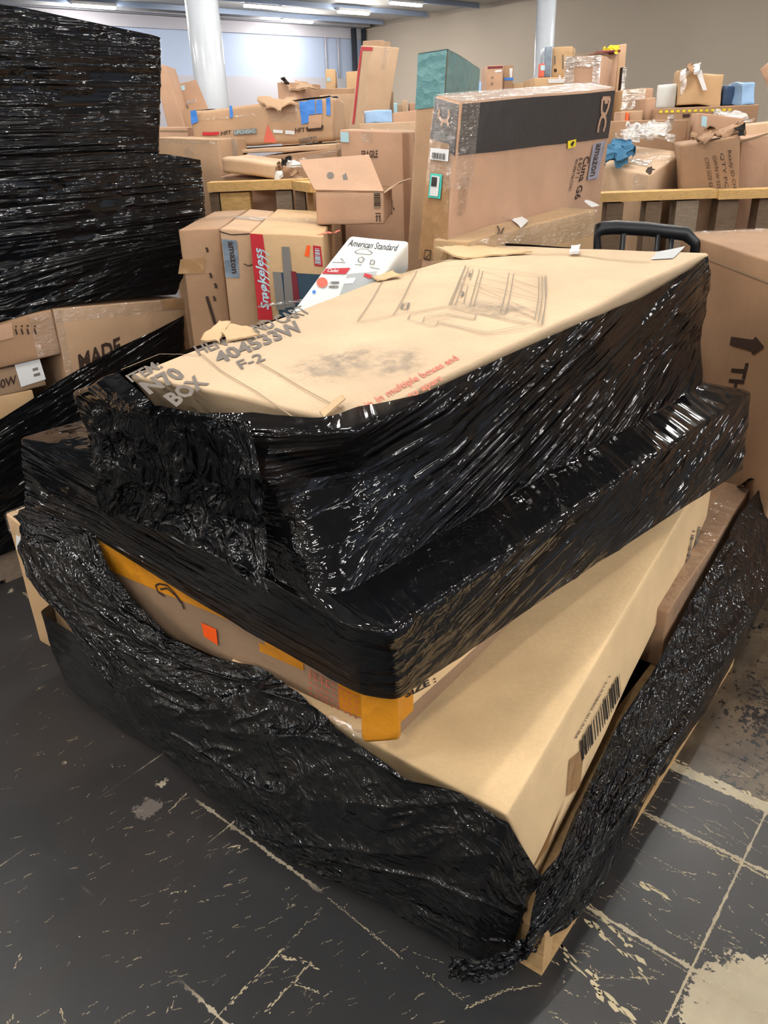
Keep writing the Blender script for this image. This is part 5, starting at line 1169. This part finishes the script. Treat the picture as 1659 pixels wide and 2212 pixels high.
pxbox('small_carton', (1341, 242), (1352, 241), 5.6, 5.6, .15, 'tiny carton with dark print beside the orange one', PINK, seg=3); pxbox('small_carton', (1352, 243), (1359, 243), 5.6, 5.6, .15, 'tiny orange carton at the foot of the square tan box', M_ORANGE, seg=3); pxbox('small_carton', (1360, 240), (1390, 238), 5.65, 5.65, .2, 'low tan carton at the foot of the square tan box', KRAFT, seg=3)
lg = pxbox('cardboard_box', (1418, 234), (1640, 226), 5.6, 5.5, .9, 'long low tan box marked with a row of yellow dashes', BROWN, amp=.002)
lg.plines('yellow_dashes', 'front', [[(1424 + 12.4 * i, 241.5 - i * .35), (1431 + 12.4 * i, 241.3 - i * .35)] for i in range(13)], .014, M_YEL)
lg.pquad('dark_label', 'front', [(1475, 247), (1490, 246), (1490, 253), (1475, 254)], M_INKB); zt_ = lg.c[0, 0, 0, 2]
pxbox('wrapped_parcel', (1420, 184), (1464, 181), 6.2, 6.15, .2, 'white box with a small dark mark on the long yellow dashed box', M_WHITEC, zb=zt_ + .006, cat='parcel', tape=False)
cb2 = pxbox('cardboard_box', (1474, 152), (1562, 160), 6.05, 6.0, .45, 'battered golden tan box with white straps on the long yellow dashed box', YELC, zb=zt_ + .006, amp=.03, seg=10)
cb2.pquad('white_strap', 'front', [(1506, 150), (1518, 150), (1528, 192), (1518, 194)], M_WHITE, off=.02); rag('white_strap', [Y(1496, 152, 6), Y(1512, 132, 6), Y(1518, 138, 6), Y(1506, 156, 5.95)], M_WHITE, cb2.root, .01, .03, 8, 33); rag('torn_flap', [Y(1480, 150, 6), Y(1492, 138, 6), Y(1506, 148, 6), Y(1500, 158, 5.95)], BROWN, cb2.root, .01, .03, 8, 34); rag('plastic_wrap', [Y(1470, 160, 6), Y(1480, 148, 6), Y(1486, 160, 6), Y(1472, 210, 5.95)], M_SILVER, cb2.root, .01, .03, 8, 36)
pxbox('wrapped_parcel', (1563, 184), (1604, 183), 6.1, 6.1, .3, 'dark blue plastic wrapped parcel right of the battered golden box', M_NAVYWRAP, zb=zt_ + .006, cat='parcel', amp=.015, tape=False, seg=8)
pxbox('wrapped_parcel', (1606, 176), (1640, 174), 5.95, 5.95, .25, 'blue and white wrapped parcel near the right edge', M_BLUEWRAP, zb=zt_ + .006, cat='parcel', amp=.03, tape=False, seg=8)
pxbox('cardboard_box', (1640, 150), (1700, 100), 5.2, 5.1, .3, 'tall tan box standing at the upper right edge', PINK, lean=(-.12, 0, 0), bpx=330)
lo1 = pxbox('cardboard_box', (1306, 262), (1488, 258), 5.25, 5.2, .3, 'tan box with a pale rim behind the silvery plastic bag', BROWN, amp=.003)
rag('silvery_plastic_bag', [Y(1356, 268, 5.0), Y(1446, 258, 5.0), Y(1446, 290, 4.8), Y(1334, 300, 4.8)], M_SILVER, None, .02, .05, 26, 41)
bagm = bpy.data.objects['silvery_plastic_bag']; tag(bagm, 'silvery clear plastic bag crumpled on top of the sagging tan box', 'bag')
sg = pxbox('cardboard_box', (1284, 356), (1402, 378), 4.75, 4.4, .75, 'sagging tan box with taped top and a torn corner, behind the right rail', KRAFT, amp=.008)
sg.c[1, 1, 0] = Y(1475, 330, 4.75); sg.c[0, 1, 0] = Y(1330, 308, 5.15)
sg.c[1, 1, 1, :2] = sg.c[1, 1, 0, :2]; sg.c[0, 1, 1, :2] = sg.c[0, 1, 0, :2]
for o in list(sg.root.children): bpy.data.objects.remove(o)
sg.body('box_body', PALE, sg.root, 10, .012); sg.decal('clear_tape', M_SILVER, sg.root, ('top', .35, .25, .8, .45), off=.006, n=10); sg.decal('packing_tape', M_CLEAR, sg.root, ('top', 0, .5, 1, .75), ('front', .75, 0, 1, .1), off=.006, n=10)
rag('torn_corner', [Y(1394, 366, 4.36), Y(1408, 358, 4.4), Y(1416, 366, 4.38), Y(1402, 376, 4.34)], M_INKB, sg.root, .004, .012, 8, 42)
rag('blue_cloth', [Y(1308, 308, 4.7), Y(1368, 300, 4.75), Y(1370, 322, 4.6), Y(1302, 346, 4.5)], M_DENIM, None, .03, .05, 26, 43)
tag(bpy.data.objects['blue_cloth'], 'crumpled blue cloth draped on the sagging box, beside the tall banded box', 'cloth')
tc = pxbox('cardboard_box', (1468, 312), (1600, 292), 4.42, 4.35, .45, 'torn tan box with handwriting on its side, leaning behind the right rail', KRAFT, amp=.012, lean=(.0, 0, 0))
tc.c[0, :, 1, 0] += .06
for o in list(tc.root.children): bpy.data.objects.remove(o)
tc.body('box_body', BROWN, tc.root, 12, .012)
for i, tx in enumerate(('Ready ID CH', 'QTY PC', 'GW/N W 521', 'CTN SIZE 52')): tc.ptext(tx, 'front', (1572 - 17 * i, 324 + 5 * i), (1582 - 17 * i, 404), (1580 - 17 * i, 323 + 5 * i), M_INKB, off=.006, bold=.0)
rag('torn_edge', [Y(1500, 290, 4.5), Y(1600, 264, 4.6), Y(1606, 280, 4.4), Y(1510, 306, 4.35)], BROWN, tc.root, .006, .05, 14, 44); rag('tear_shade', [Y(1588, 276, 4.4), Y(1606, 268, 4.4), Y(1610, 290, 4.32), Y(1596, 290, 4.32)], M_HOLE, tc.root, .004, .02, 8, 45)
tr_ = pxbox('cardboard_box', (1604, 300), (1720, 286), 4.5, 4.45, .5, 'tan box at the right edge next to the torn handwritten box', PINK, amp=.008)
tr_.plines('fold_crease', 'front', [[(1600, 306), (1659, 290)]], .01, M_LINE); pxbox('cardboard_box', (1600, 272), (1720, 258), 4.95, 4.9, .35, 'pale tan box at the right edge, behind the torn handwritten box', PALE)
ib = pxbox('cardboard_box', (1512, 244), (1606, 256), 5.0, 4.95, .3, 'tan box with a pale blue side label and a raised dark flap', PINK, bpx=420); ib.pquad('pale_label', 'front', [(1516, 250), (1527, 252), (1525, 275), (1514, 272)], M_PALEB)
rag('bubble_wrap_sheet', [Y(1540, 238, 5.3), Y(1600, 244, 5.3), Y(1628, 262, 5.1), Y(1560, 252, 5.1)], M_SILVER, ib.root, .01, .03, 12, 46)
# seen through the right pallet
pxbox('cardboard_box', (1345, 448), (1398, 450), 5.0, 5.0, .3, 'tan box seen between the slats of the right pallet', YELC)
